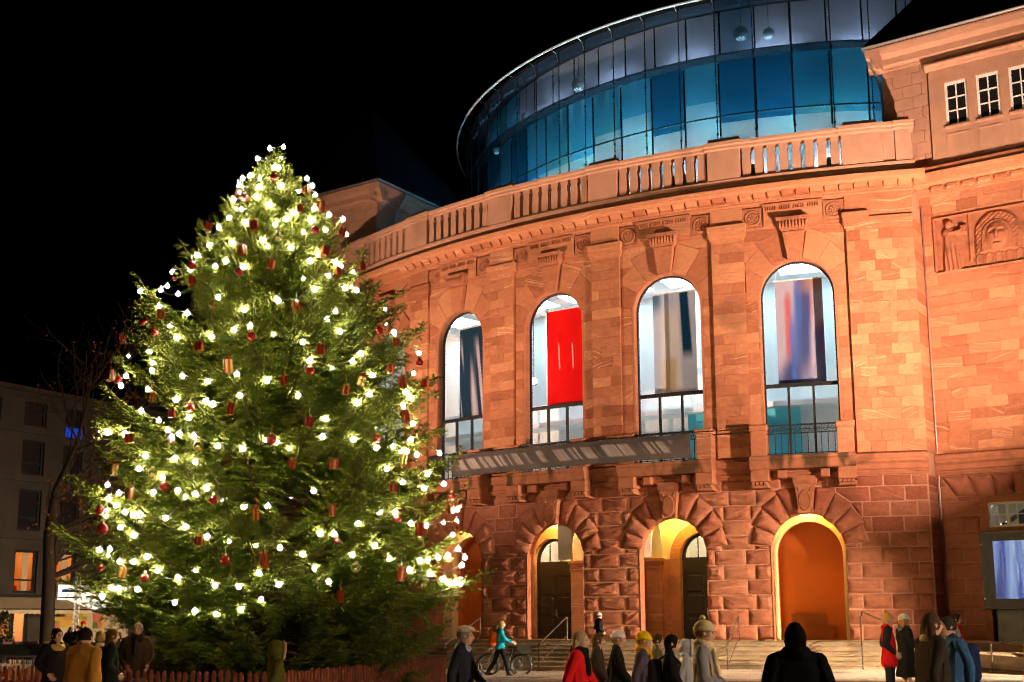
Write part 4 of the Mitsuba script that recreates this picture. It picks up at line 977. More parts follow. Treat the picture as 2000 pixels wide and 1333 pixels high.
def spray(p, d, up, L, dens=1., t0=.2):
    """One fir branch: axis, side twigs and needled shoots laid out in a drooping fan."""
    n = max(4, int(L/.1)); ts = np.linspace(0, 1, n + 1)
    side = np.cross(d, up); side /= np.linalg.norm(side)
    rl = r3.uniform(-.6, .6); side, up = side*math.cos(rl) + up*math.sin(rl), up*math.cos(rl) - side*math.sin(rl)
    ax = p + np.outer(ts*L, d) + np.outer((ts**2)*L*.10 - ts*(1 - ts)*L*.32, up) + np.outer(np.sin(ts*3 + r3.uniform(0, 6))*.03*L, side)
    wood.append(tube(ax, np.linspace(.028*L**.5, .005, n + 1), 5, False))
    sp = .105/dens
    m = int(L*(1 - t0)/sp)
    for q in range(m):
        t = t0 + (1 - t0)*(q + r3.uniform(0, .8))/m
        i = min(n - 1, int(t*n)); b = ax[i] + (ax[i + 1] - ax[i])*(t*n - i)
        fw = ax[i + 1] - ax[i]; fw = fw/np.linalg.norm(fw)
        l2 = min(.80, .12 + .5*(1 - t)*L**.8)*r3.uniform(.65, 1.1)
        for sg in (1, -1):
            a = math.radians(r3.uniform(42, 66)); e = r3.uniform(-.55, .25)
            d2 = fw*math.cos(a) + sg*side*math.sin(a) + up*e; d2 /= np.linalg.norm(d2)
            m2 = max(1, int(l2/.103)); tt = (np.arange(m2) + r3.uniform(.2, .9, m2))/m2
            dr2 = V(0, 0, -.30*l2)
            base = b + np.outer(tt*l2, d2) + np.outer(tt**2, dr2)
            s2 = np.cross(d2, up); s2 /= np.linalg.norm(s2)
            for sh in (1, -1):
                aa = np.radians(r3.uniform(35, 60, m2)); l3 = (.10 + .11*(1 - tt))*r3.uniform(.8, 1.3, m2)
                d3 = np.cos(aa)[:, None]*d2 + sh*np.sin(aa)[:, None]*s2 + up*r3.uniform(-.25, .3, m2)[:, None]
                X0.append(base); X1.append(d3/np.linalg.norm(d3, axis=1, keepdims=True)); LEN.append(l3); UPV.append(np.tile(up, (m2, 1))); AGE.append(t*.6 + .4*tt)
            X0.append((b + d2*l2*.25)[None]); X1.append(d2[None]); LEN.append(np.array([l2*.5])); UPV.append(up[None]); AGE.append(np.array([t*.6]))
            X0.append((b + d2*l2*.8 + dr2*.6)[None]); X1.append(d2[None]); LEN.append(np.array([.15])); UPV.append(up[None]); AGE.append(np.array([1.]))
        X0.append(b[None]); X1.append(fw[None]); LEN.append(np.array([.14])); UPV.append(up[None]); AGE.append(np.array([t]))
    X0.append(ax[-1][None]); X1.append((ax[-1] - ax[-2])[None]/np.linalg.norm(ax[-1] - ax[-2])); LEN.append(np.array([.17])); UPV.append(up[None]); AGE.append(np.array([1.]))


z = .3; az0 = 0.; tier = 0
while z < 11.1:
    f = z/11.3
    nb = int(round(np.interp(z, [0, 3, 7, 9.5, 10.5, 11], [16, 16, 13, 10, 7, 4])))
    az0 += 1.1
    for q in range(nb):
        az_ = az0 + q*2*math.pi/nb + r3.uniform(-.2, .2)
        zt = z + r3.uniform(-.15, .15)
        el = math.radians(np.interp(zt, [0, 2, 6, 9, 11], [-6, 4, 12, 24, 50]) + r3.uniform(-7, 7))
        big = r3.random()
        rr = prof(zt)*((r3.uniform(.93, 1.04) if big < .7 else r3.uniform(1.02, 1.13)) if tier % 2 == 0 or z > 9.3 else r3.uniform(.80, .95)) + .02
        L = max(.16, rr/math.cos(el)*.97)
        out = V(math.cos(az_), math.sin(az_), 0); d = out*math.cos(el) + V(0, 0, math.sin(el))
        up = V(0, 0, math.cos(el)) - out*math.sin(el)
        p = V(TC[0] - .030*zt, TC[1], max(.12, zt - math.sin(el)*L))
        back = (out @ V(.19, -.98, 0)) < -.35
        spray(p, d, up, L, .5 if back else 1., np.interp(L, [.2, 1, 3.5], [.05, .12, .34]))
    tier += 1
    z += np.interp(z, [0, 6, 10, 11], [.46, .44, .28, .16])*(1.35 if tier % 2 else .65)
for q in range(5):
    a = q*1.256; d = V(.22*math.cos(a), .22*math.sin(a), 1); d /= np.linalg.norm(d); u_ = np.cross(d, V(-math.sin(a), math.cos(a), 0)); spray(V(TC[0] - .33, TC[1], 10.75 + .06*q), d, u_/np.linalg.norm(u_), .5, 1.3, .05)
X0, X1, UPV = (np.concatenate(q) for q in (X0, X1, UPV)); LEN, AGE = np.concatenate(LEN), np.concatenate(AGE)
keep = X0[:, 2] > .05
X0, X1, UPV, LEN, AGE = (q[keep] for q in (X0, X1, UPV, LEN, AGE))


def needles(seed, n):
    """One needled shoot of unit length along x: overlapping flat blades to both sides and above, like a bottle brush."""
    g = np.random.default_rng(seed); v, f = [], []
    for i in range(n):
        x = (i//3 + .3 + g.uniform(0, .3))/(n/3)*.86; sg = (-1, 1, 0)[i % 3]
        up = g.uniform(.0, .45) if sg else g.uniform(.5, .9)
        d = V(g.uniform(.5, .8), sg*g.uniform(.65, .95) + (0 if sg else g.uniform(-.5, .5)), up); d /= np.linalg.norm(d)
        l = .36*g.uniform(.8, 1.2)*(1 - .3*x); b = V(x, 0, 0); w = V(1, .25*g.uniform(-1, 1), g.uniform(-.4, .4)); w /= np.linalg.norm(w); k = len(v)
        v += [b - w*.075, b + w*.075, b + d*l]; f += [[k, k + 1, k + 2]]
    k = len(v); v += [V(.6, -.1, .03), V(.6, .1, .03), V(1.08, 0, .05)]; f += [[k, k + 1, k + 2]]
    return np.array(v), np.array(f)


va, fa, ua = [], [], []; off = 0
for q in range(4):
    nv_, nf_ = needles(q, 15); sel = np.arange(q, len(X0), 4)
    x = X1[sel]; y = np.cross(UPV[sel], x); y /= np.linalg.norm(y, axis=1, keepdims=True) + 1e-9; zz_ = np.cross(x, y)
    M = np.stack([x, y, zz_], -1)*np.clip(LEN[sel], .11, .25)[:, None, None]
    w = np.einsum('kij,nj->kni', M, nv_) + X0[sel][:, None]
    va.append(w.reshape(-1, 3)); fa.append((nf_[None] + (off + np.arange(len(sel))*len(nv_))[:, None, None]).reshape(-1, 3)); off += len(sel)*len(nv_)
    ua.append(np.repeat(np.column_stack([r3.random(len(sel)), AGE[sel]]), len(nv_), 0))


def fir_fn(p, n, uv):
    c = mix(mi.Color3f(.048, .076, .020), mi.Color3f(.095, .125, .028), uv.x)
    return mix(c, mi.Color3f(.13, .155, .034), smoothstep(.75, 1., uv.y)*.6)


scene['fir_needles'] = two({'type': 'diffuse', 'reflectance': proc(fir_fn)})
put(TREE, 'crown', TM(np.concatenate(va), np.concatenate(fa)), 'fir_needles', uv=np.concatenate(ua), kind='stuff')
put(TREE, 'branch_wood', cat(wood), 'fir_bark', kind='stuff')
NSHOOT = len(X0)
# where the photograph shows the lights and the ornaments: each hangs on the outermost twig found there
CE = X0 + X1*LEN[:, None]*.6
dq = CE - EYE; dep = dq @ FWD
CPX = np.column_stack([1000 + FOC*(dq @ RIGHT)/dep, 666.5 + SHIFT - FOC*(dq @ UP)/dep])


def hang(x, y, gap=.07, rad=9):
    for rr in (rad, 18, 32, 60, 110):
        m = np.hypot(CPX[:, 0] - x, CPX[:, 1] - y) < rr
        if m.sum() > 3: break
    D = np.sort(dep[m])[min(2, m.sum() - 1)] - gap
    d = FWD + RIGHT*(x - 1000)/FOC - UP*(y - 666.5 - SHIFT)/FOC
    return EYE + d*D


def px(lst, ox, oy, s): return [(ox + a/s, oy + b/s) for a, b in lst]


LIGHTS = px([(845,125),(1005,55),(990,120),(945,180),(975,180),(920,65),(800,230),(755,245),(860,245),(735,290),(855,298),(990,290),(1145,245),(1180,290),(1095,325),(1195,345),(838,355),(700,375),(720,430),(750,435),(675,485),(915,405),(1070,452),(1190,425),(1280,465),(1018,492),(955,523),(770,512),(612,540),(1170,500),(1365,492),(1385,585),(1255,555),(1125,575),(690,635),(555,650),(880,620),(908,660),(1050,665),(480,712),(655,748),(590,778),(763,780),(1220,705),(1165,745),(1320,755),(1350,775),(440,797),(330,812),(1425,810),(1275,830),(300,897),(260,920),(135,928),(365,945),(610,965),(250,1018),(1120,850),(1195,918),(1375,910),(1412,900),(1445,922),(420,1062),(768,1040),(972,985),(1320,1050),(705,1162),(803,1140),(945,1190),(568,1205),(360,1210),(1345,1172),(1120,1237),(313,1140),(190,1295),(65,1320),(1470,1305),(1265,1100)], 230, 270, 3.1)
LIGHTS += px([(495,28),(488,78),(320,118),(288,180),(685,118),(850,150),(1042,105),(1240,150),(462,205),(645,270),(842,283),(1060,243),(885,302),(420,343),(533,407),(730,390),(1440,240),(200,485),(315,490),(595,470),(668,493),(760,508),(920,573),(1080,590),(1225,535),(1300,547),(1380,590),(447,637),(405,720),(638,653),(773,675),(557,778),(200,825),(275,880),(205,915),(195,990),(190,1030),(255,960),(315,1003),(365,1020),(412,1020),(500,873),(578,1043),(657,860),(705,910),(772,887),(845,845),(945,925),(1088,968),(1245,965),(705,1098),(850,1163),(990,1195),(372,1153),(283,1102),(215,1243),(150,1250),(205,1285),(460,1292),(1165,1222),(1322,1235),(1470,1275),(370,1325),(280,1325),(1395,915)], 150, 700, 3.333)
LIGHTS += px([(600,15),(605,100),(650,145),(125,205),(338,143),(315,25),(265,72),(160,312),(290,355),(410,315),(455,268),(525,397),(795,268),(763,385),(95,510),(508,505),(435,557),(720,493),(750,528),(703,573),(760,675),(255,648),(545,702),(237,752),(418,767),(548,817),(645,810),(748,770),(690,838),(723,838),(782,855),(915,848),(40,822),(608,937),(700,1015),(845,970),(825,1050),(940,1025),(1018,1172),(185,1065),(55,1105),(567,1190),(657,1188),(440,1252),(750,1253),(835,1265),(937,1250),(1012,1243),(990,1318),(220,1312),(303,1315)], 550, 600, 2.9625)
LIGHTS += px([(670,428),(743,428),(823,390),(878,470),(993,510),(1092,472),(1445,487),(1333,560),(1200,555),(1555,550),(1755,457),(1835,533),(768,577),(663,570),(625,570),(570,612),(975,650),(1087,697),(1205,712),(1345,683),(1457,633),(1688,380),(1967,383)], 0, 950, 2.857)
LIGHTS += px([(130,160),(220,157),(320,225),(407,240),(512,222),(597,142),(592,215),(568,300),(600,378),(622,475),(100,357),(187,438),(307,505),(430,527),(512,560),(550,585),(578,582),(615,592),(537,420),(480,430),(415,445),(368,447),(395,15),(640,430)], 700, 950, 3.077)
RED = px([(945,240),(1195,560),(735,810),(338,845),(160,1110),(222,1177),(810,1200),(445,770),(768,360)], 230, 270, 3.1) + px([(738,320),(268,140),(570,837),(888,922),(150,993),(168,1110),(965,1317),(1400,950),(1268,530)], 150, 700, 3.333) + px([(563,137),(798,322),(163,367),(553,763),(985,1097),(668,1222)], 550, 600, 2.9625) + px([(805,510),(562,455),(1880,303)], 0, 950, 2.857)
CLEAR = px([(130,1010),(578,1005),(968,597)], 230, 270, 3.1) + px([(790,570),(493,745),(135,510),(413,1055)], 150, 700, 3.333) + px([(1035,835),(1043,1135),(900,1290)], 550, 600, 2.9625) + px([(1985,455)], 0, 950, 2.857)
GIFT = px([(722,330),(1105,430),(1232,420),(825,530),(1145,320),(1355,570),(1250,690),(1485,780),(928,765),(450,870),(260,1070),(1080,1025),(30,1215),(495,1265),(1230,1280),(1330,810),(550,540)], 230, 270, 3.1) + px([(1350,148),(1003,330),(620,360),(340,525),(618,525),(345,880),(1400,690),(797,1190),(1220,1310)], 150, 700, 3.333) + px([(665,205),(628,360),(697,440),(828,445),(372,485),(715,630),(160,668),(645,1050),(300,910),(293,1180),(978,1165),(800,1290),(1005,1275)], 550, 600, 2.9625) + px([(1900,615)], 0, 950, 2.857) + px([(258,530),(617,525)], 700, 950, 3.077)
GOLD = px([(755,680)], 230, 270, 3.1) + px([(218,115),(490,260),(985,50),(245,730),(1165,1015)], 150, 700, 3.333) + px([(460,430),(713,885)], 550, 600, 2.9625) + px([(680,480),(1475,420)], 0, 950, 2.857)


def dedup(l, r):
    o = []
    for p in l:
        if all(math.hypot(p[0] - q[0], p[1] - q[1]) > r for q in o): o.append(p)
    return o


LIGHTS = dedup(LIGHTS, 9); RED = dedup(RED, 12); GIFT = dedup(GIFT, 12)
BP = np.array([hang(x, y, r3.choice([.06, .03, -.02, -.10])) for x, y in LIGHTS])
ordr = np.argsort(-BP[:, 2]); NS = 9
NTH = ['topmost', 'second', 'third', 'fourth', 'fifth', 'sixth', 'seventh', 'eighth', 'lowest']
mat('bulb_glass', (.8, .78, .7)); mat('cable_green', (.10, .12, .07), .5); mat('gold_foil', (.75, .47, .12), .22, 1.); mat('red_foil', (.50, .012, .014), .16, .35, .6, clearcoat=1.)
mat('red_ball', (.42, .006, .012), .10, .55, .6, clearcoat=1.); mat('ribbon_red', (.55, .03, .02), .3)
for s_ in range(NS):
    ids = ordr[s_*len(ordr)//NS:(s_ + 1)*len(ordr)//NS]
    azm = np.arctan2(BP[ids, 0] - TC[0], -(BP[ids, 1] - TC[1])); ids = ids[np.argsort(azm)]
    k = thing('light_string', f'string of warm white bulbs wound round the fir, {NTH[s_]} tier counted from the tip' if 0 < s_ < 8 else f'string of warm white bulbs wound round the fir, {NTH[s_]} tier of all', 'string lights')
    cab = []
    left = list(ids); cur = left.pop(0); path = [cur]
    while left:
        d_ = [np.linalg.norm((BP[j] - BP[cur])*[1, 1, 1.6]) for j in left]; j = int(np.argmin(d_)); cur = left.pop(j); path.append(cur)
    for a, b in zip(path[:-1], path[1:]):
        L = np.linalg.norm(BP[a] - BP[b])
        if L > 1.9: continue
        t = np.linspace(0, 1, 8)[:, None]; cab.append(tube(BP[a]*(1 - t) + BP[b]*t + np.array([[0, 0, .04]]) - V(0, 0, .10*L)*(4*t*(1 - t)), .0065, 4, False))
    put(k, 'cable', cab, 'cable_green', kind='stuff')
    put(k, 'socket', [lathe([(0, 0), (.018, 0), (.022, .05), (0, .06)], BP[j] + V(0, 0, .035), 6) for j in path], 'cable_green', kind='stuff')
    for j in path:
        small = r3.random() < .12
        scene[key(k, 'bulb')] = {'type': 'sphere', 'center': BP[j].tolist(), 'radius': .032 if small else .048, 'bsdf': {'type': 'ref', 'id': 'bulb_glass'}, 'emitter': {'type': 'area', 'radiance': rgb(V(1., .66, .27)*BULB), 'sampling_weight': .6}}
# ornaments


def sphere_m(r, sub=3): return trimesh.creation.icosphere(sub, r)


def flank(x, y):
    z_ = 1.65 + (1216 - y)/97; q = (x - 545)/97/max(.4, prof(z_))
    return 0 if q < -.62 else 1 if q < -.2 else 2 if q < .2 else 3 if q < .62 else 4


FL = ["on the fir's left flank", "left of the fir's middle", "in the fir's middle", "right of the fir's middle", "on the fir's right flank"]
ORD = ['topmost', 'second from the top', 'third from the top', 'fourth from the top', 'fifth from the top', 'sixth from the top', 'seventh from the top', 'eighth from the top', 'ninth from the top', 'tenth from the top', 'eleventh from the top', 'twelfth from the top', 'thirteenth from the top', 'fourteenth from the top', 'fifteenth from the top', 'sixteenth from the top']


def ornaments(pts, name, words, catg, build):
    cols = {}
    for p in sorted(pts, key=lambda p: p[1]): cols.setdefault(flank(*p), []).append(p)
    for c, l in cols.items():
        for i, p in enumerate(l):
            k = thing(name, f'{words} {FL[c]}, ' + ('the only one there' if len(l) == 1 else ORD[i]), catg)
            build(k, hang(*p, gap=.13, rad=12), r3.uniform(.72, .92))


def b_red(k, p, s):
    put(k, 'ball', sphere_m(.105*s).apply_translation(p), 'red_ball', smooth=True)
    put(k, 'cap', lathe([(0, 0), (.03, 0), (.03, .04), (0, .045)], p + V(0, 0, .1*s), 10), 'gold_foil')
    put(k, 'loop', tube([p + V(0, 0, .13*s), p + V(0, .02, .26)], .005, 4), 'gold_foil')


scene['clear_ball'] = {'type': 'thindielectric', 'int_ior': 1.6, 'specular_transmittance': rgb((1, .93, .75))}


def b_clear(k, p, s):
    put(k, 'ball', sphere_m(.105*s).apply_translation(p), 'clear_ball', smooth=True)
    put(k, 'inner_ball', sphere_m(.05*s, 2).apply_translation(p - V(0, 0, .04)), 'gold_foil', smooth=True)
    t = trimesh.creation.torus(.105*s, .008, 20, 5); t.apply_transform(trimesh.transformations.rotation_matrix(math.pi/2, [1, 0, 0])); put(k, 'band', t.apply_translation(p), 'gold_foil', smooth=True)
    put(k, 'cap', lathe([(0, 0), (.03, 0), (.03, .04), (0, .045)], p + V(0, 0, .1*s), 10), 'gold_foil')


def b_gift(box_m, rib_m):
    def f(k, p, s):
        w, d, h = (.085*s, .07*s, .1*s) if r3.random() < .6 else (.07*s, .07*s, .135*s)
        M = trimesh.transformations.euler_matrix(r3.uniform(-.2, .2), r3.uniform(-.25, .25), r3.uniform(0, 3)); M[:3, 3] = p
        g = lambda m: m.apply_transform(M)
        put(k, 'box', g(boxm((-w, -d, -h), (w, d, h))), box_m)
        e = .006
        put(k, 'ribbon', [g(boxm((-.018, -d - e, -h - e), (.018, d + e, h + e))), g(boxm((-w - e, -.018, -h - e + .001), (w + e, .018, h + e - .001)))], rib_m)
        bw = [tube([[0, 0, h], [sg*.05, .015, h + .045], [sg*.09, 0, h + .03], [sg*.05, -.015, h + .01], [0, 0, h]], .012, 5) for sg in (1, -1)]
        put(k, 'bow', [g(b) for b in bw], rib_m)
        q = p + V(0, 0, h); put(k, 'cord', tube([q, q + V(0, .03, .2)], .006, 4), rib_m)
    return f


ornaments(RED, 'red_bauble', 'shiny red bauble', 'bauble', b_red)
ornaments(CLEAR, 'clear_bauble', 'clear bauble with gold cap', 'bauble', b_clear)
ornaments(GIFT, 'gift_box', 'red gift box with gold ribbon', 'gift box', b_gift('red_foil', 'gold_foil'))
ornaments(GOLD, 'gift_box', 'gold gift box with red ribbon', 'gift box', b_gift('gold_foil', 'ribbon_red'))
# picket fence round the fir
FP = [V(-9.4, 21.1), V(-3.63, 19.3), V(-1.5, 27.3), V(-7.2, 29.1), V(-9.4, 21.1)]
PF = thing('picket_fence', 'low red-brown wooden picket fence round the fir', 'fence')
mat('picket_wood', (.17, .042, .022), .6)
for i in range(4):
    a, b = FP[i], FP[i + 1]; L = np.linalg.norm(b - a); d = (b - a)/L; nrm = V(d[1], -d[0]); nP = int(L/.128)
    ang = math.degrees(math.atan2(d[1], d[0]))
    for zr in (.25, .68): put(PF, 'rail', turned(boxm((0, .02, zr - .035), (L, .05, zr + .035)), ang, (a[0], a[1], 0)), 'picket_wood')
    if i == 3: nP = nP
    for q in range(nP):
        x = (q + .5)*L/nP; w = .033; hh = .90 + r3.uniform(-.02, .02)
        pg = Polygon([(x - w, .02), (x + w, .02), (x + w, hh - .05), (x + w*.6, hh - .012), (x, hh), (x - w*.6, hh - .012), (x - w, hh - .05)])
        m = extr(pg, 0, .022, None, 0); m.vertices = m.vertices[:, [0, 2, 1]]*[1, -1, 1]; m.apply_transform(trimesh.transformations.rotation_matrix(r3.uniform(-.015, .015), [0, 1, 0], [x, 0, 0]))
        put(PF, 'picket', turned(m, ang, (a[0], a[1], 0)), 'picket_wood')

print('shoots', NSHOOT, 'lights', len(LIGHTS))
# ------------------------------------------------------------------ left background: block of flats with cafe and shop, bare tree, bench
BP0, BD = V(-25.6, 60.), V(.5203, .8540); BN = V(BD[1], -BD[0])


def bmap(p):
    p = np.asarray(p, float)
    return np.concatenate([BP0 + p[..., :1]*BD + p[..., 2:3]*BN, p[..., 1:2]], -1)


def onb(x, y, o=0.):
    d = FWD + RIGHT*(x - 1000)/FOC - UP*(y - 666.5 - SHIFT)/FOC
    q = np.append(BP0 + o*BN, 0) - EYE; n = np.append(BN, 0); P = EYE + d*((q @ n)/(d @ n))
    return float((P[:2] - BP0) @ BD), float(P[2])


r4 = np.random.default_rng(31)


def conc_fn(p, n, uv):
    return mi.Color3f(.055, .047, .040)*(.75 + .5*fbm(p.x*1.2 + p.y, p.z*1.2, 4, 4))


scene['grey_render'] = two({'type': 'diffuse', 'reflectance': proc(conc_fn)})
BB = thing('apartment_building', 'dim grey flat-roofed building at the far left with a few lit windows over a cafe', 'building')
cols = [(-4.2, -2.9), (-1.7, -.4), (.95, 2.3), (3.45, 4.7), (6.0, 7.2), (8.5, 9.7), (11, 12.2), (13.5, 14.7)]
rows_ = [(3.2, 5.35), (6.35, 8.45), (9.2, 11.0), (11.75, 13.0)]
face = sbox(-14, 0, 18, 13.5)
for a, b in cols:
    for z0, z1 in rows_: face = face.difference(sbox(a, z0, b, z1))
dl, dr2_ = .3, 1.95
face = face.difference(sbox(dl, 0, dr2_, 2.35)).difference(sbox(3.2, .2, 7.4, 3.0))
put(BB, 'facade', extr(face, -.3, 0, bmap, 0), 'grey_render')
put(BB, 'roof_edge', sweep([(-6, 13.5), (.12, 13.5), (.12, 13.75), (-6, 13.75)], -14, 18, bmap, 1), 'grey_render')
put(BB, 'floor_ledge', sweep([(0, 3.0), (.14, 3.0), (.14, 3.12), (0, 3.12)], -14, 3.1, bmap, 1), 'black_paint')
for z in (5.9, 8.85, 11.35): put(BB, 'panel_joint', mapped(boxm((-14, z, -.002), (18, z + .03, .012)), bmap), 'black_paint')
mat('room_warm', (.75, .42, .18)); mat('room_red', (.55, .05, .03)); mat('curtain_cream', (.7, .55, .36))
lit = {(2, 0): (7.5, 4.6, 1.9), (3, 0): (8.0, 5.4, 2.6)}
for i, (a, b) in enumerate(cols):
    for j, (z0, z1) in enumerate(rows_):
        W = put(BB, 'window', [extr(sbox(a, z0, b, z1).difference(sbox(a + .12, z0 + .12, b - .12, z1 - .1)), -.26, -.12, bmap, 0), mapped(boxm((a + .12, z0 + .62, -.22), (b - .12, z0 + .7, -.16)), bmap)], 'black_paint')
        put(W, 'pane', sheet([[a + .1, z0 + .1, -.2], [b - .1, z0 + .1, -.2], [b - .1, z1 - .1, -.2], [a + .1, z1 - .1, -.2]], bmap), 'clear_pane' if (i, j) in lit else 'dark_glass')
        if (i, j) in lit:
            put(BB, 'lit_room', [mapped(m, bmap) for m in (boxm((a - .6, z0 - .2, -3.1), (b + .6, z1 + .4, -3.0)), boxm((a - .6, z1 + .3, -3), (b + .6, z1 + .4, -.3)), boxm((a - .6, z0 - .3, -3), (b + .6, z0 - .2, -.3)), boxm((a - .7, z0 - .2, -3), (a - .6, z1 + .4, -.3)), boxm((b + .6, z0 - .2, -3), (b + .7, z1 + .4, -.3)))], 'room_warm')
            put(BB, 'room_lamp', mapped(TM([[a, z1 + .29, -2.0], [b, z1 + .29, -2.0], [b, z1 + .29, -1.2], [a, z1 + .29, -1.2]], [[0, 1, 2, 3]]), bmap), 'white_paint', emitter={'type': 'area', 'radiance': rgb(lit[(i, j)]), 'sampling_weight': 4.})  # unseen lamps placed to light the two warm rooms
            put(BB, 'curtain', mapped(boxm((b - .5, z0 - .1, -.6), (b - .15, z1 + .2, -.55)), bmap), 'curtain_cream')
            if i == 2: put(BB, 'red_armchair', [mapped(boxm((a + .3, z0 - .1, -1.6), (a + .95, z0 + .55, -1.5)), bmap), mapped(boxm((a + .3, z0 - .1, -1.5), (a + .42, z0 + .4, -1.0)), bmap), mapped(boxm((a + .83, z0 - .1, -1.5), (a + .95, z0 + .4, -1.0)), bmap)], 'room_red')
a, b = 3.5, 4.6
put(BB, 'blue_window', mapped(TM([[a, 11.45, .02], [b, 11.45, .02], [b, 12.0, .02], [a, 12.0, .02]], [[0, 1, 2, 3]]), bmap), 'dark_glass', emitter={'type': 'area', 'radiance': rgb((.004, .03, .28)), 'sampling_weight': 1.}, label='small window glowing blue')
# cafe door with its lit room
CD = put(BB, 'cafe_door', [extr(sbox(dl, 0, dr2_, 2.35).difference(sbox(dl + .12, .15, dl + .72, 2.2)).difference(sbox(dl + .9, .15, dr2_ - .12, 2.2)), -.2, -.1, bmap, 0)], 'black_paint', label='glazed cafe door with lit room behind')
put(CD, 'pane', sheet([[dl + .1, .1, -.15], [dr2_ - .1, .1, -.15], [dr2_ - .1, 2.25, -.15], [dl + .1, 2.25, -.15]], bmap), 'clear_pane')
put(BB, 'cafe_room', [mapped(m, bmap) for m in (boxm((-1.5, 0, -4.1), (3.0, 2.9, -4)), boxm((-1.5, 2.75, -4), (3.0, 2.9, -.3)), boxm((-1.6, 0, -4), (-1.5, 2.9, -.3)), boxm((3.0, 0, -4), (3.1, 2.9, -.3)))], 'room_warm')
put(BB, 'cafe_lamp', mapped(TM([[-.2, 2.74, -3.0], [2.4, 2.74, -3.0], [2.4, 2.74, -1.0], [-.2, 2.74, -1.0]], [[0, 1, 2, 3]]), bmap), 'white_paint', emitter={'type': 'area', 'radiance': rgb((6.5, 4.6, 3.0)), 'sampling_weight': 4.})  # unseen lamp placed to light the cafe interior
# shop front with lit fascia and pictures
SH = thing('shop_front', 'brightly lit white shop front with pictures beside the cafe, partly behind the fir', 'shop')
put(SH, 'fascia_frame', extr(sbox(3.2, 2.3, 8.2, 3.75).difference(sbox(3.3, 2.42, 8.1, 3.65)), 0, .45, bmap, 0), 'steel')
put(SH, 'lit_fascia', mapped(TM([[3.3, 2.42, .36], [8.1, 2.42, .36], [8.1, 3.65, .36], [3.3, 3.65, .36]], [[0, 1, 2, 3]]), bmap), 'white_paint', emitter={'type': 'area', 'radiance': rgb((.95, .86, .66)), 'sampling_weight': 4.}, label='backlit cream fascia box')
put(SH, 'blue_strip', mapped(boxm((3.6, 3.28, .37), (4.55, 3.42, .38)), bmap), mat('strip_blue', (.03, .06, .3)))
put(SH, 'shelf_line', [mapped(boxm((3.3, 2.98, .365), (4.9, 3.03, .385)), bmap)], 'dark_metal')
put(SH, 'shop_wall', extr(sbox(3.1, 0, 8.3, 2.3), -.2, .1, bmap, 0), mat('shop_beige', (.55, .45, .30)))


def pic_fn(p, n, uv):
    a = noise(p.x*2.2 + p.y*2.0, p.z*2.6, 4); b = noise(p.x*3 + 9, p.z*3.1, 1)
    c = mix(mi.Color3f(.55, .18, .12), mi.Color3f(.12, .20, .05), smoothstep(.4, .6, a))
    return mix(c, mi.Color3f(.65, .42, .08), smoothstep(.55, .75, b))


scene['picture_print'] = two({'type': 'diffuse', 'reflectance': proc(pic_fn)})
for (a, b, z0, z1), lab in (((3.35, 4.55, 1.45, 2.2), 'wide picture of pink flowers'), ((4.9, 5.5, 1.3, 2.2), 'tall orange and green picture'), ((5.9, 6.6, 1.4, 2.2), 'picture with blue flower')):
    put(SH, 'picture', mapped(boxm((a, z0, .1), (b, z1, .13)), bmap), 'picture_print', label=lab)
# awning
AW = thing('awning', 'cream cafe awning with scalloped edge at the far left', 'awning')
mat('awning_cream', (.58, .47, .30))
put(AW, 'canopy', mapped(cat([TM([[t0, 2.98, .0], [t1, 2.98, .0], [t1, 2.36, 2.3], [t0, 2.36, 2.3]], [[0, 1, 2, 3]]) for t0, t1 in [(-9 + 1.3*q, -9 + 1.3*q + 1.3) for q in range(10)]]), bmap), 'awning_cream')
sc_ = [(-9., 2.36)]
for q in range(44): t0 = -9 + q*.2955; sc_ += [(t0 + .02, 2.16), (t0 + .15, 2.11), (t0 + .275, 2.16)]
sc_ += [(4.0, 2.36)]
put(AW, 'valance', extr(Polygon(sc_).buffer(0), 2.28, 2.3, bmap, 0), 'awning_cream')
put(AW, 'front_bar', mapped(boxm((-9, 2.33, 2.27), (4.02, 2.39, 2.34)), bmap), 'dark_metal')
put(AW, 'awning_lamp', mapped(TM([[-3, 2.8, .25], [2.6, 2.8, .25], [2.6, 2.8, .45], [-3, 2.8, .45]], [[0, 1, 2, 3]]), bmap), 'white_paint', emitter={'type': 'area', 'radiance': rgb((7, 5.4, 3.2)), 'sampling_weight': 4.})  # unseen lamp under the canopy, placed to light its underside
# lattice mast with fairy lights
p0 = at(146, 1245, 51.0); p0[2] = 0
LM = thing('lattice_mast', 'slim lattice mast wound with tiny lights in front of the shop', 'mast')
cn = [p0 + V(.11*math.cos(a), .11*math.sin(a), 0) for a in (0, 2.1, 4.2)]
put(LM, 'chord', [bar(c, c + V(0, 0, 3.65), .02) for c in cn], 'steel')
put(LM, 'lacing', [bar(cn[q % 3] + V(0, 0, .12*q), cn[(q + 1) % 3] + V(0, 0, .12*q + .12), .009, 4) for q in range(29)], 'steel')
put(LM, 'tiny_lights', [trimesh.creation.icosphere(0, .016).apply_translation(cn[q % 3] + V(r4.uniform(-.03, .03), -.03, .06*q)) for q in range(58)], 'white_paint', kind='stuff', emitter={'type': 'area', 'radiance': rgb((3, 2.4, 1.5)), 'sampling_weight': .5})
# bare tree with a few russet leaves
BT = thing('bare_tree', 'nearly leafless tree with a few russet leaves in front of the far left building', 'tree')
mat('dark_bark', (.05, .036, .028)); limbs, tips = [], []


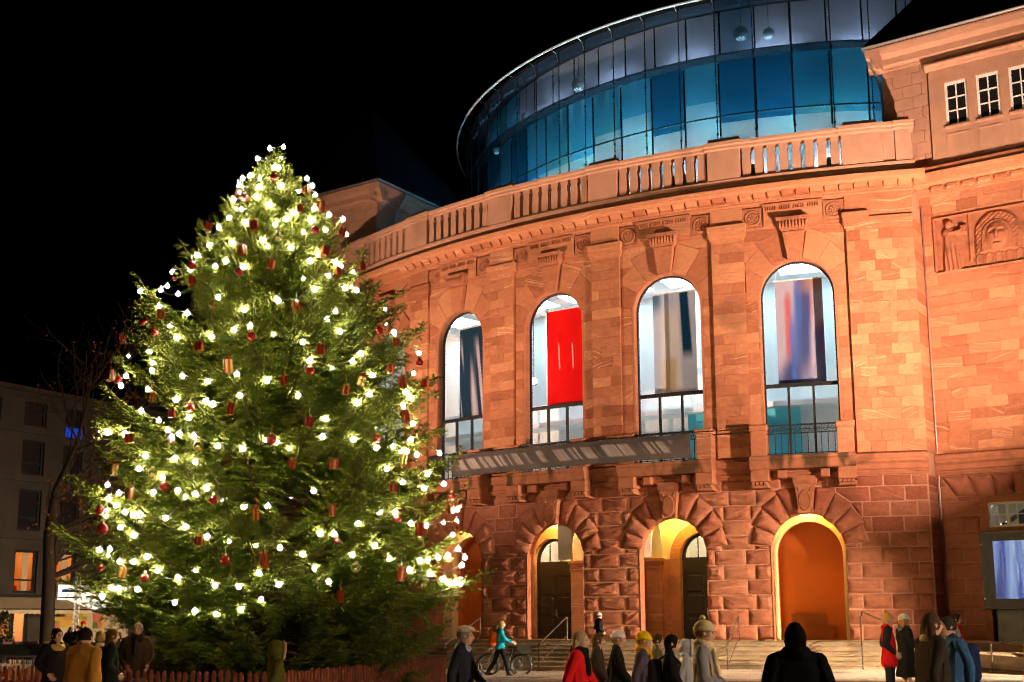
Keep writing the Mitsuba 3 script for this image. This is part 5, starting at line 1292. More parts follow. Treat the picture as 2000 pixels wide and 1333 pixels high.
def limb(p, d, L, r, lev):
    n = 5; pts = [p]; q = np.array(d, float)
    for i in range(n):
        q = q + r4.normal(0, .13, 3) + V(0, 0, .05 if lev else .02); q /= np.linalg.norm(q); pts.append(pts[-1] + q*L/n)
    limbs.append((lev, tube(np.array(pts), np.linspace(r, r*.45, n + 1), 7 if lev < 2 else 4, False)))
    if lev >= 4: tips.append((pts[-1], q)); tips.append((pts[2], q)); return
    for i in range({0: 9, 1: 6, 2: 5, 3: 4}[lev]):
        t = r4.uniform(.3, 1.) if lev else .42 + .58*i/8
        k = min(n, max(1, int(t*n))); a = r4.uniform(0, 6.28); e = r4.uniform(.5, 1.0)
        s = np.cross(q, V(math.cos(a), math.sin(a), .1)); s /= np.linalg.norm(s)
        limb(pts[k], q*math.cos(e) + s*math.sin(e), L*r4.uniform(.45, .68), r*(.46 if lev else .30), lev + 1)


tb = at(91, 1291, 47.5)
limb(V(tb[0], tb[1], 0), V(.01, 0, 1), 8.6, .31, 0)
put(BT, 'trunk', [m for l, m in limbs if l == 0], 'dark_bark', smooth=True)
put(BT, 'limbs', [m for l, m in limbs if l in (1, 2)], 'dark_bark', kind='stuff')
put(BT, 'twigs', [m for l, m in limbs if l > 2], 'dark_bark', kind='stuff')
lv, lf = [], []
for p, q in tips:
    if r4.random() < (.8 if 3.5 < p[2] < 7.5 else .15):
        for _ in range(int(r4.integers(1, 5))):
            c = p + r4.normal(0, .13, 3); a = r4.normal(0, 1, 3); a /= np.linalg.norm(a); b = np.cross(a, r4.normal(0, 1, 3)); b /= np.linalg.norm(b); k = len(lv)
            lv += [c - a*.06, c + b*.045, c + a*.07, c - b*.045]; lf += [[k, k + 1, k + 2, k + 3]]
put(BT, 'leaves', TM(lv, lf), mat('russet_leaf', (.26, .085, .03)), kind='stuff')
# steel bench
BE = thing('bench', 'grey steel mesh bench on the square at the far left', 'bench')
b0, b1 = at(-12, 1290, 45), at(72, 1290, 45); d = (b1 - b0)[:2]; Lb = float(np.linalg.norm(d)); d = d/Lb; angb = math.degrees(math.atan2(d[1], d[0]))
bt_ = lambda m: turned(m, angb, (b0[0], b0[1], 0))
put(BE, 'seat', bt_(boxm((0, -.25, .43), (Lb, .22, .46))), 'steel'); 
bk = boxm((.0, -.01, .0), (Lb, .01, .42)); bk.apply_transform(trimesh.transformations.rotation_matrix(-.25, [1, 0, 0])); bk.apply_translation((0, .24, .50)); put(BE, 'backrest', bt_(bk), 'steel')
for x in (.25, Lb*.55, Lb - .15): put(BE, 'leg', bt_(tube([[x, -.2, .43], [x, .1, .40], [x, .18, .2], [x, .05, .03], [x, -.25, .0]], .022, 6)), 'steel')
# potted shrub and cafe chairs
pp = at(6, 1255, 53)
PS = thing('potted_shrub', 'dark clipped shrub in a pot at the left edge by the cafe', 'potted plant')
put(PS, 'pot', lathe([(0, 0), (.24, 0), (.3, .5), (.26, .5), (0, .45)], (pp[0], pp[1], 0), 14), 'black_paint')
g = []
for _ in range(700):
    u = r4.normal(0, 1, 3); u /= np.linalg.norm(u); h = r4.uniform(.5, 2.15); rr = .42*math.sqrt(max(.02, 1 - ((h - 1.0)/1.2)**2))*r4.uniform(.6, 1)
    c = V(pp[0] + rr*u[0], pp[1] + rr*u[1], h); a = r4.normal(0, 1, 3)*.06; b = r4.normal(0, 1, 3)*.05; g += [c - a, c + b, c + a]
put(PS, 'foliage', TM(g, np.arange(len(g)).reshape(-1, 3)), mat('shrub_leaf', (.03, .05, .025)), kind='stuff')
mat('chair_mauve', (.20, .10, .13))
cn_ = ['leftmost', 'second from the left', 'third from the left', 'fourth from the left', 'fifth from the left', 'sixth from the left', 'rightmost']
for i in range(7):
    p0 = at(4 + 11*i, 1275, 51.5 - .6*(i % 2)); ch = thing('cafe_chair', f'mauve cafe chair behind the bench, {cn_[i]} of the row', 'chair', 'chairs in front of the cafe'); ry = r4.uniform(-25, 25) + 20
    t_ = lambda m: turned(m, ry, (p0[0], p0[1], 0))
    put(ch, 'seat', t_(boxm((-.22, -.22, .43), (.22, .22, .47))), 'chair_mauve'); put(ch, 'backrest', t_(boxm((-.22, .2, .5), (.22, .24, .92))), 'chair_mauve')
    for sx in (-.2, .2):
        for sy in (-.2, .2): put(ch, 'leg', t_(bar((sx, sy, 0), (sx*.95, sy*.95, .44), .016, 5)), 'dark_metal')
        put(ch, 'arm', t_(tube([[sx*1.05, .2, .66], [sx*1.1, -.15, .66], [sx*1.1, -.2, .45]], .015, 5)), 'dark_metal')
CT = thing('cafe_table', 'small round cafe table among the mauve chairs', 'table'); p0 = at(45, 1275, 50.3)
put(CT, 'top', lathe([(0, .70), (.35, .70), (.35, .73), (0, .73)], (p0[0], p0[1], 0), 16), 'white_paint'); put(CT, 'leg', bar((p0[0], p0[1], 0), (p0[0], p0[1], .7), .03), 'dark_metal')
# ------------------------------------------------------------------ people
MAN = m3.Manifold
scene['skin'] = two({'type': 'principled', 'base_color': {'type': 'mesh_attribute', 'name': 'vertex_color'}, 'roughness': .5, 'specular': .35})


def sp(c, r, n=8): return MAN.sphere(r, n).translate([float(q) for q in c])


def hul(*cr): return MAN.batch_hull([sp(c, r) for c, r in cr])


def uni(l): return MAN.batch_boolean(l, m3.OpType.Add)


def soften(man, L, it, fold=0., seed=0):
    m = mt(man.refine_to_length(L)); m.merge_vertices()
    trimesh.smoothing.filter_taubin(m, lamb=.55, nu=.53, iterations=it)
    if fold:
        n = m.vertex_normals; p = m.vertices
        m.vertices = p + n*((meshkit.fbm(p*[13, 13, 7] + seed, 3, seed) - .5)*2*fold)[:, None]
    return m


def as_man(m): return m3.Manifold(m3.Mesh(np.asarray(m.vertices, np.float32), np.asarray(m.faces, np.uint32)))


def head_mesh():
    m = trimesh.creation.icosphere(4); v = m.vertices.copy(); x, y, z_ = v.T
    p = v*[.078, .098, .118]
    jaw = np.clip(-z_, 0, 1); p[:, 0] *= 1 - .30*jaw**1.5; p[:, 1] += .012*jaw*(y > 0)
    p[:, 1] *= np.where(y < 0, 1.08, 1.0)
    g = lambda cx, cz, sx, sz: np.exp(-((x - cx)/sx)**2 - ((z_ - cz)/sz)**2)*(y > .2)
    p[:, 1] += .026*g(0, -.18, .13, .17) + .010*g(0, .02, .1, .2)                       # nose
    for s in (-1, 1):
        p[:, 1] -= .013*g(s*.36, .04, .19, .12); p[:, 1] += .006*g(s*.36, .2, .25, .08)  # sockets, brows
        p[:, 1] += .005*g(s*.36, .03, .11, .07)
        e = np.exp(-((y + .05)/.18)**2 - ((z_ + .02)/.24)**2)*(s*x > .6); p[:, 0] += s*.020*e
    p[:, 1] += .009*g(0, -.52, .24, .05) - .006*g(0, -.46, .2, .03) + .008*g(0, -.62, .22, .05) + .012*g(0, -.86, .25, .14)
    m.vertices = p; return m, v


HEAD, HDIR = head_mesh()
HC = V(0, .015, 1.625)
HMAN = as_man(HEAD).translate(HC.tolist())


def hand(w, d, side):
    """Palm, four unequal bent fingers and a thumb hanging along d from the wrist w."""
    d = d/np.linalg.norm(d); f = np.cross(d, V(side, 0, 0)); f = V(0, 1, 0) if np.linalg.norm(f) < .2 else f/np.linalg.norm(f)
    f = f if f[1] >= -.2 else -f; n = np.cross(d, f); n = n*(-side*np.sign(n[0]) if abs(n[0]) > .01 else 1)       # n: towards the thigh
    P = lambda a, b, c: w + d*a + f*b + n*c
    parts = [hul((P(.0, .0, 0), .022), (P(.085, .032, 0), .014), (P(.085, -.032, 0), .014), (P(.02, .024, 0), .016))]
    for b, l in ((.033, .068), (.011, .076), (-.011, .072), (-.032, .056)):
        k0, k1, k2 = P(.085, b, 0), P(.085 + l*.5, b*1.05, .012), P(.085 + l*.88, b*1.05, .035)
        parts += [hul((k0, .0095), (k1, .009)), hul((k1, .009), (k2, .0075))]
    t0, t1, t2 = P(.025, .030, .004), P(.058, .058, .018), P(.088, .062, .028)
    parts += [hul((t0, .014), (t1, .011)), hul((t1, .011), (t2, .009))]
    return uni(parts)


def skeleton(pose):
    g = dict(stride=0., swing=0., lean=0., arms=None); g.update(pose)
    J = {}; st = g['stride']
    for s, a in ((1, st), (-1, -st)):
        b = .08 + (.55*abs(a) if a < 0 else .12*a)
        h = V(s*.095, 0, .94); k = h + .44*V(s*.02, math.sin(a), -math.cos(a)); an = k + .42*V(0, math.sin(a - b), -math.cos(a - b))
        J['hip', s], J['knee', s], J['ank', s] = h, k, an
    low = min(J['ank', 1][2], J['ank', -1][2]); dz = .085 - low
    for q in J: J[q] = J[q] + V(0, 0, dz)
    J['dz'] = dz; ln = g['lean']
    up = lambda p: V(p[0], p[1] + (p[2] - .95)*ln, p[2] + dz)
    for s in (1, -1):
        J['sh', s] = up(V(s*.185, -.01, 1.43))
        a = (-1 if s == 1 else 1)*g['swing'] ; ar = (g['arms'] or {}).get(s)
        if ar: J['elb', s], J['wri', s] = up(V(*ar[0])), up(V(*ar[1]))
        else:
            e = J['sh', s] + .29*V(s*.16, math.sin(a) - .03, -math.cos(a)); J['elb', s] = e
            J['wri', s] = e + .26*V(-s*.02, math.sin(a + .35), -math.cos(a + .35))
    J['up'] = up
    return J


PC = {}


def person(label, x, y, D, face, z0=0., pose={}, coat=None, hem=.80, coat_w=1., trousers=(.02, .02, .03), hair=None, hair_c=(.02, .014, .01), hat=None, scarf=None, fur=None, bag=None, pack=None, bare_legs=False, boots=(.015, .012, .01), hands=True, turn=0., skin=(.52, .30, .21), collar=None, sleeve=None, skirt=None, two_tone=None, seated=False):
    h = 1.65 - (y - 1216)*D/FOC - z0; loc = at(x, y, D); sc = h/1.76
    if hat in ('beanie', 'cap'): sc = h/1.80
    if hat == 'hood': sc = h/1.83
    J = skeleton(pose); U = J['up']; seed = int(x)
    K = thing('person', label, 'person')
    B = []
    for s in (1, -1):
        B += [hul((J['hip', s], .085), (J['knee', s], .055)), hul((J['knee', s], .056), (J['ank', s], .036)), hul((J['sh', s], .055), (J['elb', s], .04)), hul((J['elb', s], .04), (J['wri', s], .026))]
    B += [hul((U(V(-.09, 0, .95)), .1), (U(V(.09, 0, .95)), .1), (U(V(-.09, 0, 1.1)), .085), (U(V(.09, 0, 1.1)), .085)), hul((U(V(-.09, 0, 1.08)), .085), (U(V(.09, 0, 1.08)), .085), (U(V(-.13, -.01, 1.34)), .075), (U(V(.13, -.01, 1.34)), .075), (U(V(0, -.01, 1.43)), .06)), hul((U(V(0, -.01, 1.4)), .06), (U(V(0, .005, 1.54)), .052))]
    body = soften(uni(B), .05, 6)
    parts = [as_man(body)]
    hd = HMAN.translate((-HC).tolist()).rotate([0, 0, turn]).translate((U(HC)).tolist())
    parts.append(hd)
    if hands:
        for s in (1, -1): parts.append(hand(J['wri', s], J['wri', s] - J['elb', s], s))
    bm = mt(uni(parts)); p = bm.vertices
    q = p - U(HC); ct, sn = math.cos(math.radians(-turn)), math.sin(math.radians(-turn)); q = np.column_stack([q[:, 0]*ct - q[:, 1]*sn, q[:, 0]*sn + q[:, 1]*ct, q[:, 2]])
    col = np.tile(np.array(skin), (len(p), 1)); face_m = (q[:, 1] > .03) & (np.abs(q[:, 2]) < .12)
    for s in (-1, 1):
        e = face_m & (((q[:, 0] - s*.029)/.014)**2 + ((q[:, 2] - .004)/.0065)**2 < 1); col[e] = (.03, .02, .015)
        b = face_m & (((q[:, 0] - s*.03)/.02)**2 + ((q[:, 2] - .027)/.006)**2 < 1); col[b] = np.array(hair_c)*.8 + .01
    lp = face_m & ((q[:, 0]/.024)**2 + ((q[:, 2] + .066)/.009)**2 < 1); col[lp] = np.array(skin)*[.85, .45, .45]
    W = lambda m: turned(m, 180 + face, (loc[0], loc[1], z0), sc)
    scene[K] = mikit.ply(W(bm), 'skin', smooth=True, color=col)
    def cloth(name, m, c, lab=None, smooth=True, rough=None):
        k = 'cloth_%d_%d_%d' % tuple(int(round(t*1000)) for t in c)
        if k not in scene: mat(k, c, rough)
        return put(K, name, W(mt(m)), k, smooth=smooth, label=lab)
    # trousers, shoes
    L = []
    for s in (1, -1): L += [hul((J['hip', s] + V(0, 0, .04), .105), (J['knee', s], .075)), hul((J['knee', s], .075), (J['ank', s] + V(0, 0, .0), .058))]
    L.append(hul((U(V(-.085, 0, .95)), .115), (U(V(.085, 0, .95)), .115)))
    if not bare_legs: cloth('trousers', soften(uni(L), .05, 5, .006, seed), trousers)
    for s in (1, -1):
        a = J['ank', s]; g0 = min(a[2] - .075, .2); F = lambda dx, dy, z_: V(a[0] + dx, a[1] + dy, a[2] - .085 + z_)
        sh = [hul((F(-.015, -.06, .035), .034), (F(.015, -.06, .035), .034), (F(-.02, .13, .028), .028), (F(.02, .13, .028), .028), (F(0, 0, .085), .04))]
        if bare_legs: sh.append(hul((F(0, 0, .09), .05), (J['knee', s] - V(0, 0, .12), .062)))
        cloth('boot' if bare_legs else 'shoe', uni(sh), boots, smooth=35)
    if skirt: cloth('skirt', soften(hul((U(V(-.1, 0, .98)), .1), (U(V(.1, 0, .98)), .1), (U(V(-.13, .05, .58)), .09), (U(V(.13, .05, .58)), .09), (U(V(-.13, -.08, .58)), .09), (U(V(.13, -.08, .58)), .09)).trim_by_plane([0, 0, 1], .55), .06, 4, .008, seed), skirt)
    # coat with sleeves
    w = coat_w; C = []
    C += [hul((U(V(-.10*w, .01, 1.08)), .115*w), (U(V(.10*w, .01, 1.08)), .115*w), (U(V(-.135, -.01, 1.36)), .105), (U(V(.135, -.01, 1.36)), .105), (U(V(0, -.015, 1.44)), .085)),
          hul((U(V(-.10*w, .01, 1.1)), .115*w), (U(V(.10*w, .01, 1.1)), .115*w), (U(V(-.115*w, .05, hem + .08)), .09), (U(V(.115*w, .05, hem + .08)), .09), (U(V(-.115*w, -.06, hem + .08)), .09), (U(V(.115*w, -.06, hem + .08)), .09)).trim_by_plane([0, 0, 1], hem + J['dz'])]
    C.append(hul((J['sh', 1] + V(-.02, 0, .0), .078), (J['sh', -1] + V(.02, 0, .0), .078), (U(V(.03, -.02, 1.5)), .062), (U(V(-.03, -.02, 1.5)), .062)))
    S = []
    for s in (1, -1): S += [hul((J['sh', s], .085), (J['elb', s], .068)), hul((J['elb', s], .068), (J['elb', s]*.12 + J['wri', s]*.88, .048))]
    if sleeve: cloth('coat', soften(uni(C), .04, 6, .015, seed), coat); cloth('sleeves', soften(uni(S + [hul((J['sh', 1] + V(-.04, 0, .02), .075), (J['sh', -1] + V(.04, 0, .02), .075))]), .045, 5, .009, seed + 3), sleeve)
    else: cloth('coat', soften(uni(C + S), .04, 6, .017, seed), coat)
    if two_tone: cloth('lower_panel', soften(hul((U(V(-.13*w, .05, hem + .32)), .112), (U(V(.13*w, .05, hem + .32)), .112), (U(V(-.13*w, -.06, hem + .09)), .106), (U(V(.13*w, -.06, hem + .09)), .106), (U(V(-.13*w, .05, hem + .09)), .106), (U(V(.13*w, .05, hem + .09)), .106)).trim_by_plane([0, 0, 1], hem + J['dz'] - .01), .05, 3, .01, seed + 9), two_tone)
    # collar, scarf, fur
    def ring(z_, R0, r0, amp, y0=-.01, sq=1.):
        t = trimesh.creation.torus(R0, r0, 26, 10); v = t.vertices*[1, .95, 1.25*sq]; n = t.vertex_normals
        v = v + n*((meshkit.fbm(v*[60, 60, 60], 2, seed) - .5)*2*amp)[:, None]; t.vertices = v
        t.apply_transform(trimesh.transformations.rotation_matrix(-.22, [1, 0, 0])); t.vertices = t.vertices + U(V(0, y0, z_)); return t
    if collar: cloth('collar', ring(1.475, .088, .032, .004), collar)
    if scarf: cloth('scarf', ring(1.49, .085, .045, .012, 0, 1.2), scarf); 
    if scarf: cloth('scarf_end', soften(hul((U(V(.05, .11, 1.44)), .035), (U(V(.06, .15, 1.2)), .032)), .04, 3, .01, seed), scarf)
    if fur: cloth('fur_trim', ring(1.46, .135, .048, .028, -.05), fur)
    # hair
    RT = lambda m: m.rotate([0, 0, turn]).translate(U(HC).tolist())
    el = lambda a, b, c, t=(0, 0, 0): MAN.sphere(1, 28).scale([a, b, c]).translate(list(map(float, t)))
    def strands(man, amp=.006):
        m = mt(man.refine_to_length(.022)); m.merge_vertices(); n = m.vertex_normals; v = m.vertices
        m.vertices = v + n*((meshkit.fbm(v*[95, 95, 18] + seed, 2, seed) - .5)*2*amp)[:, None]; return m
    if hair == 'bob': cloth('hair', strands(RT(el(.092, .112, .15, (0, -.014, -.01)) - el(.072, .09, .125, (0, .085, -.05)))), hair_c); hair = None
    if hair:
        H_ = el(.089, .108, .124, (0, -.012, .012)) - el(.072, .09, .105, (0, .085, -.03)) - MAN.cube([.4, .4, .3], True).translate([0, .02 if hair == 'short' else .13, -.185 if hair == 'short' else -.2])
        if hair != 'short': H_ = H_ - MAN.cube([.11, .2, .2], True).translate([0, .12, -.06])
        if hair == 'long': H_ = H_ + MAN.batch_hull([sp((q*.07, -.05, -.02), .05) for q in (-1, 1)] + [sp((q*.085, -.075, -.27), .035) for q in (-1, 0, 1)])
        if hair == 'tail': H_ = H_ + MAN.batch_hull([sp((0, -.11, .02), .03), sp((0, -.15, -.06), .03), sp((0, -.13, -.15), .015)])
        if hair == 'bun': H_ = H_ + sp((0, -.09, .09), .045)
        cloth('hair', strands(RT(H_)), hair_c)
    if hat == 'beanie':
        hb = el(.097, .115, .105, (0, -.008, .045)).trim_by_plane([0, -.12, 1], .032)
        k = cloth('knitted_hat', strands(RT(hb + hul(*[((.093*math.cos(a), -.006 + .11*math.sin(a), .045 - .013*math.sin(a)), .016) for a in np.arange(12)*math.pi/6])), .003), PC['hat'])
        if PC.get('pom'): put(k, 'pompom', W(strands(RT(sp((0, -.02, .165), .034)), .012)), 'cloth_%d_%d_%d' % tuple(int(round(t*1000)) for t in PC['hat']), smooth=True)
    if hat == 'cap':
        k = cloth('flat_cap', RT(el(.103, .125, .05, (0, .005, .092)) + el(.095, .11, .06, (0, -.01, .07)).trim_by_plane([0, 0, 1], .06)), PC['hat'])
        put(k, 'peak', W(mt(RT(el(.075, .06, .012, (0, .125, .066)).trim_by_plane([0, 0, 1], .058)))), 'cloth_%d_%d_%d' % tuple(int(round(t*1000)) for t in PC['hat']), smooth=True)
    if hat == 'hood':
        k = cloth('hood', soften(RT((el(.125, .145, .16, (0, -.02, .01)) + hul(((-.1, -.06, -.12), .07), ((.1, -.06, -.12), .07))) - el(.085, .12, .115, (0, .12, -.01))), .03, 3, .006, seed), coat)
        t = trimesh.creation.torus(.105, .026, 26, 9); n = t.vertex_normals; v = t.vertices; t.vertices = v + n*((meshkit.fbm(v*70, 2, seed) - .5)*.04)[:, None]
        t.apply_transform(trimesh.transformations.rotation_matrix(math.pi/2 - .12, [1, 0, 0])); t.apply_transform(trimesh.transformations.rotation_matrix(math.radians(turn), [0, 0, 1])); a = math.radians(turn); t.vertices = t.vertices*[1, 1, 1.25] + U(HC) + V(-.075*math.sin(a), .075*math.cos(a), 0)
        if fur is None: cloth('fur_rim', t, PC['hat'])
    if pack:
        k = thing('backpack', pack[1], 'backpack')
        nm = 'cloth_%d_%d_%d' % tuple(int(round(t*1000)) for t in pack[0]); mat(nm, pack[0])
        put(k, 'sack', W(soften(hul(*[(U(V(sx*.11, yy, zz__)), .06) for sx in (-1, 1) for yy in (-.19, -.26) for zz__ in (1.02, 1.36)]), .04, 4, .008, seed)), nm, smooth=True)
        put(k, 'pocket', W(soften(hul(*[(U(V(sx*.08, -.31, zz__)), .035) for sx in (-1, 1) for zz__ in (1.02, 1.18)]), .04, 3)), nm, smooth=True)
        put(k, 'strap', [W(tube([U(V(sx*.12, -.16, 1.42)), U(V(sx*.125, .0, 1.52)), U(V(sx*.125, .125, 1.36)), U(V(sx*.15, .07, 1.12)), U(V(sx*.14, -.14, 1.06))], .016, 5)) for sx in (-1, 1)], 'black_paint')
    if bag:
        k = thing('shoulder_bag', bag[1], 'bag'); s = bag[2]
        nm = 'cloth_%d_%d_%d' % tuple(int(round(t*1000)) for t in bag[0]); mat(nm, bag[0])
        put(k, 'pouch', W(soften(hul(*[(U(V(s*.27, yy, zz__)), .035) for yy in (-.13, .13) for zz__ in (.62, .84)]), .04, 3)), nm, smooth=True)
        put(k, 'strap', W(tube([U(V(s*.27, .12, .86)), U(V(s*.255, .08, 1.3)), U(V(s*.17, .0, 1.535)), U(V(s*.25, -.08, 1.3)), U(V(s*.27, -.12, .86))], .014, 5)), nm)
    return K


walk = dict(stride=.32, swing=.35, lean=.04); walk2 = dict(stride=-.28, swing=-.3, lean=.03)
hold = dict(arms={1: ((.24, .05, 1.16), (.08, .26, 1.2)), -1: ((-.24, .05, 1.16), (-.06, .27, 1.18))})
pock = dict(arms={1: ((.27, -.08, 1.17), (.19, .10, 1.0)), -1: ((-.27, -.08, 1.17), (-.19, .10, 1.0))})
dark = (.012, .012, .014)
person('dark-haired woman in a black parka with yellowish fur collar, left of the mustard coat', 112, 1224, 18.5, 55, coat=(.013, .012, .012), hem=.55, hair='bun', fur=(.42, .27, .09), pose=pock)
person('person seen from behind in a long mustard-brown quilted coat in the left group', 166, 1219, 15.2, 165, coat=(.44, .20, .035), hem=.42, coat_w=1.25, hair='short', hair_c=(.02, .012, .008), pose=walk, two_tone=(.40, .17, .025))
person('person with curly blond hair in a dark jacket between mustard coat and long-haired woman', 197, 1229, 20.5, 200, coat=(.03, .024, .022), hem=.7, hair='bun', hair_c=(.36, .2, .07), pose=pock, collar=(.5, .36, .3), trousers=(.02, .04, .10), bag=((.62, .42, .36), 'pale pink shoulder bag on the dark jacket in the left group', 1))
person('woman with long brown hair and a dark green-black coat, left of the tall grey-haired man', 219, 1225, 18.6, 120, coat=(.014, .018, .018), hem=.5, hair='long', hair_c=(.085, .045, .02), pose=pock)
person('grey-haired man in a black scarf and brown leather jacket standing by the fence', 270, 1213, 20.6, 25, coat=(.022, .014, .011), hem=.78, hair='short', hair_c=(.16, .13, .11), scarf=(.008, .008, .009), trousers=(.03, .06, .16), pose=pock, turn=-22)
PC['hat'] = (.42, .30, .14)
person('person in an olive-green hooded parka with fur rim walking past the fence', 539, 1240, 15.2, 115, coat=(.085, .085, .015), hem=.42, hat='hood', pose=walk, trousers=(.06, .07, .02))
PC['hat'] = (.58, .50, .36)
person('man in a cream flat cap and navy jacket walking right of the fir', 903, 1213, 15.0, 80, coat=(.022, .024, .032), hem=.74, hat='cap', hair='short', hair_c=(.2, .16, .12), collar=(.30, .36, .52), pose=walk, trousers=(.16, .22, .38), turn=8)
person('woman in a bright blue jacket pushing a bicycle', 977, 1210, 38.6, 98, z0=-.05, coat=(.02, .36, .56), hem=.86, hair='tail', hair_c=(.32, .2, .1), pose=dict(stride=.34, arms={1: ((.26, .1, 1.18), (.22, .34, 1.08)), -1: ((-.24, .1, 1.18), (-.16, .36, 1.1))}, lean=.05), trousers=dark, pack=((.62, .10, .015), 'orange backpack worn by the woman in the blue jacket'))
PC['hat'] = (.55, .50, .46)
person('person in a white knitted hat and black coat standing on the steps', 1170, 1196, 45.3, 105, z0=.33, coat=dark, hem=.6, hat='beanie', hair='short', pose=pock)
person('person with tousled beige hair, black scarf and bright red jacket in the middle crowd', 1128, 1227, 14.2, 75, coat=(.56, .016, .018), hem=.78, hair='long', hair_c=(.36, .26, .15), scarf=(.012, .012, .014), pose=walk)
PC['hat'] = (.68, .60, .55); PC['pom'] = False
person('person in a pale knitted hat and black coat just left of the yellow hat', 1203, 1225, 16.6, 85, coat=(.016, .015, .016), hem=.6, hat='beanie', hair='short', pose=walk2, hair_c=(.3, .2, .12))
PC['hat'] = (.80, .52, .012)
person('person in a bright yellow hat and orange scarf in the crowd', 1252, 1226, 15.6, 85, coat=(.075, .06, .085), hem=.62, hat='beanie', hair='short', hair_c=(.4, .2, .05), scarf=(.60, .28, .03), pose=walk)
person('dark-haired person in a black jacket right of the yellow hat', 1308, 1237, 14.6, 80, coat=(.014, .013, .015), hem=.7, hair='long', hair_c=(.012, .01, .01), pose=walk2, collar=(.30, .30, .33), pack=((.02, .018, .022), 'dark rucksack worn by the dark-haired person right of the yellow hat'))
PC['hat'] = (.48, .38, .22); PC['pom'] = True
person('person in a beige bobble hat, cream scarf and grey coat ending the middle crowd', 1373, 1205, 12.6, 78, coat=(.20, .195, .20), hem=.6, hat='beanie', hair='short', hair_c=(.2, .13, .08), scarf=(.60, .46, .26), pose=dict(stride=.25, arms={1: ((.28, .0, 1.17), (.12, .25, 1.05)), -1: ((-.27, .02, 1.17), (-.1, .26, 1.04))}), bag=((.45, .24, .09), 'tan leather bag on the grey coat at the end of the crowd', 1))
person('person in an olive jacket half hidden behind the yellow hat', 1281, 1236, 18.6, 80, coat=(.10, .09, .035), hem=.6, hair='short', hair_c=(.06, .04, .02), pose=walk2)
PC['hat'] = (.55, .54, .56); PC['pom'] = False
person('person in a pale grey hooded jacket behind the dark-haired rucksack wearer', 1337, 1241, 17.4, 85, coat=(.34, .34, .37), hem=.62, hat='hood', fur=None, pose=walk)
person('brown-haired person in a dark coat between the red jacket and the pale knitted hat', 1165, 1234, 17.8, 80, coat=(.05, .035, .028), hem=.55, hair='long', hair_c=(.09, .05, .025), pose=walk2)
person('large black silhouette of a person seen from behind, nearest to the viewer', 1552, 1219, 9.6, 178, coat=(.006, .006, .007), hem=.5, coat_w=1.2, hair='bob', hair_c=(.006, .005, .005), pose=pock, scarf=(.006, .006, .007))
person('blond boy in a red jacket with black sleeves standing by the steps', 1732, 1200, 23.6, 78, coat=(.50, .014, .018), hem=.74, sleeve=(.02, .02, .024), hair='short', hair_c=(.50, .27, .09), collar=(.36, .012, .016), pose=pock, trousers=(.018, .016, .02))
PC['hat'] = (.52, .50, .50)
person('woman in pale bobble hat, black jacket, skirt and boots beside the red jacket', 1764, 1199, 24.3, 250 - 180 + 25, coat=(.014, .014, .016), hem=.74, hat='beanie', hair='long', hair_c=(.36, .15, .05), scarf=(.10, .10, .11), skirt=(.012, .012, .013), bare_legs=True, boots=(.14, .05, .02), pose=hold)
person('brown-haired person in a long dark brown coat with pale collar, right of the bobble hat', 1812, 1195, 13.0, 100, coat=(.030, .022, .017), hem=.45, coat_w=1.1, hair='long', hair_c=(.06, .035, .025), collar=(.34, .26, .16), pose=walk)
person('person in a blue padded jacket with navy rucksack walking left at the right side', 1853, 1204, 14.6, -75, coat=(.035, .085, .19), hem=.62, hair='short', hair_c=(.03, .025, .02), pose=walk2, trousers=(.04, .05, .07), pack=((.012, .02, .06), 'navy rucksack worn by the person in the blue padded jacket'))
person('person in a white coat and red scarf half hidden behind the blue jacket', 1866, 1202, 27.0, 60, coat=(.60, .56, .52), hem=.6, hair='long', hair_c=(.03, .02, .015), scarf=(.58, .05, .02), pose=pock)
PC['hat'] = (.55, .03, .02)
person('person in a red hat far behind the left group near the shop', 163, 1209, 50.0, 20, coat=(.03, .02, .02), hem=.6, hat='beanie', hair='short', pose=pock, hands=False)
person('dark-haired person far behind the left group, left of the red hat', 152, 1219, 49.0, -30, coat=(.02, .018, .02), hem=.6, hair='short', pose=pock, hands=False)
person('dark-haired person by the lattice mast, farthest left of the three by the shop', 138, 1222, 50.5, 40, coat=(.022, .02, .024), hem=.6, hair='long', pose=pock, hands=False)

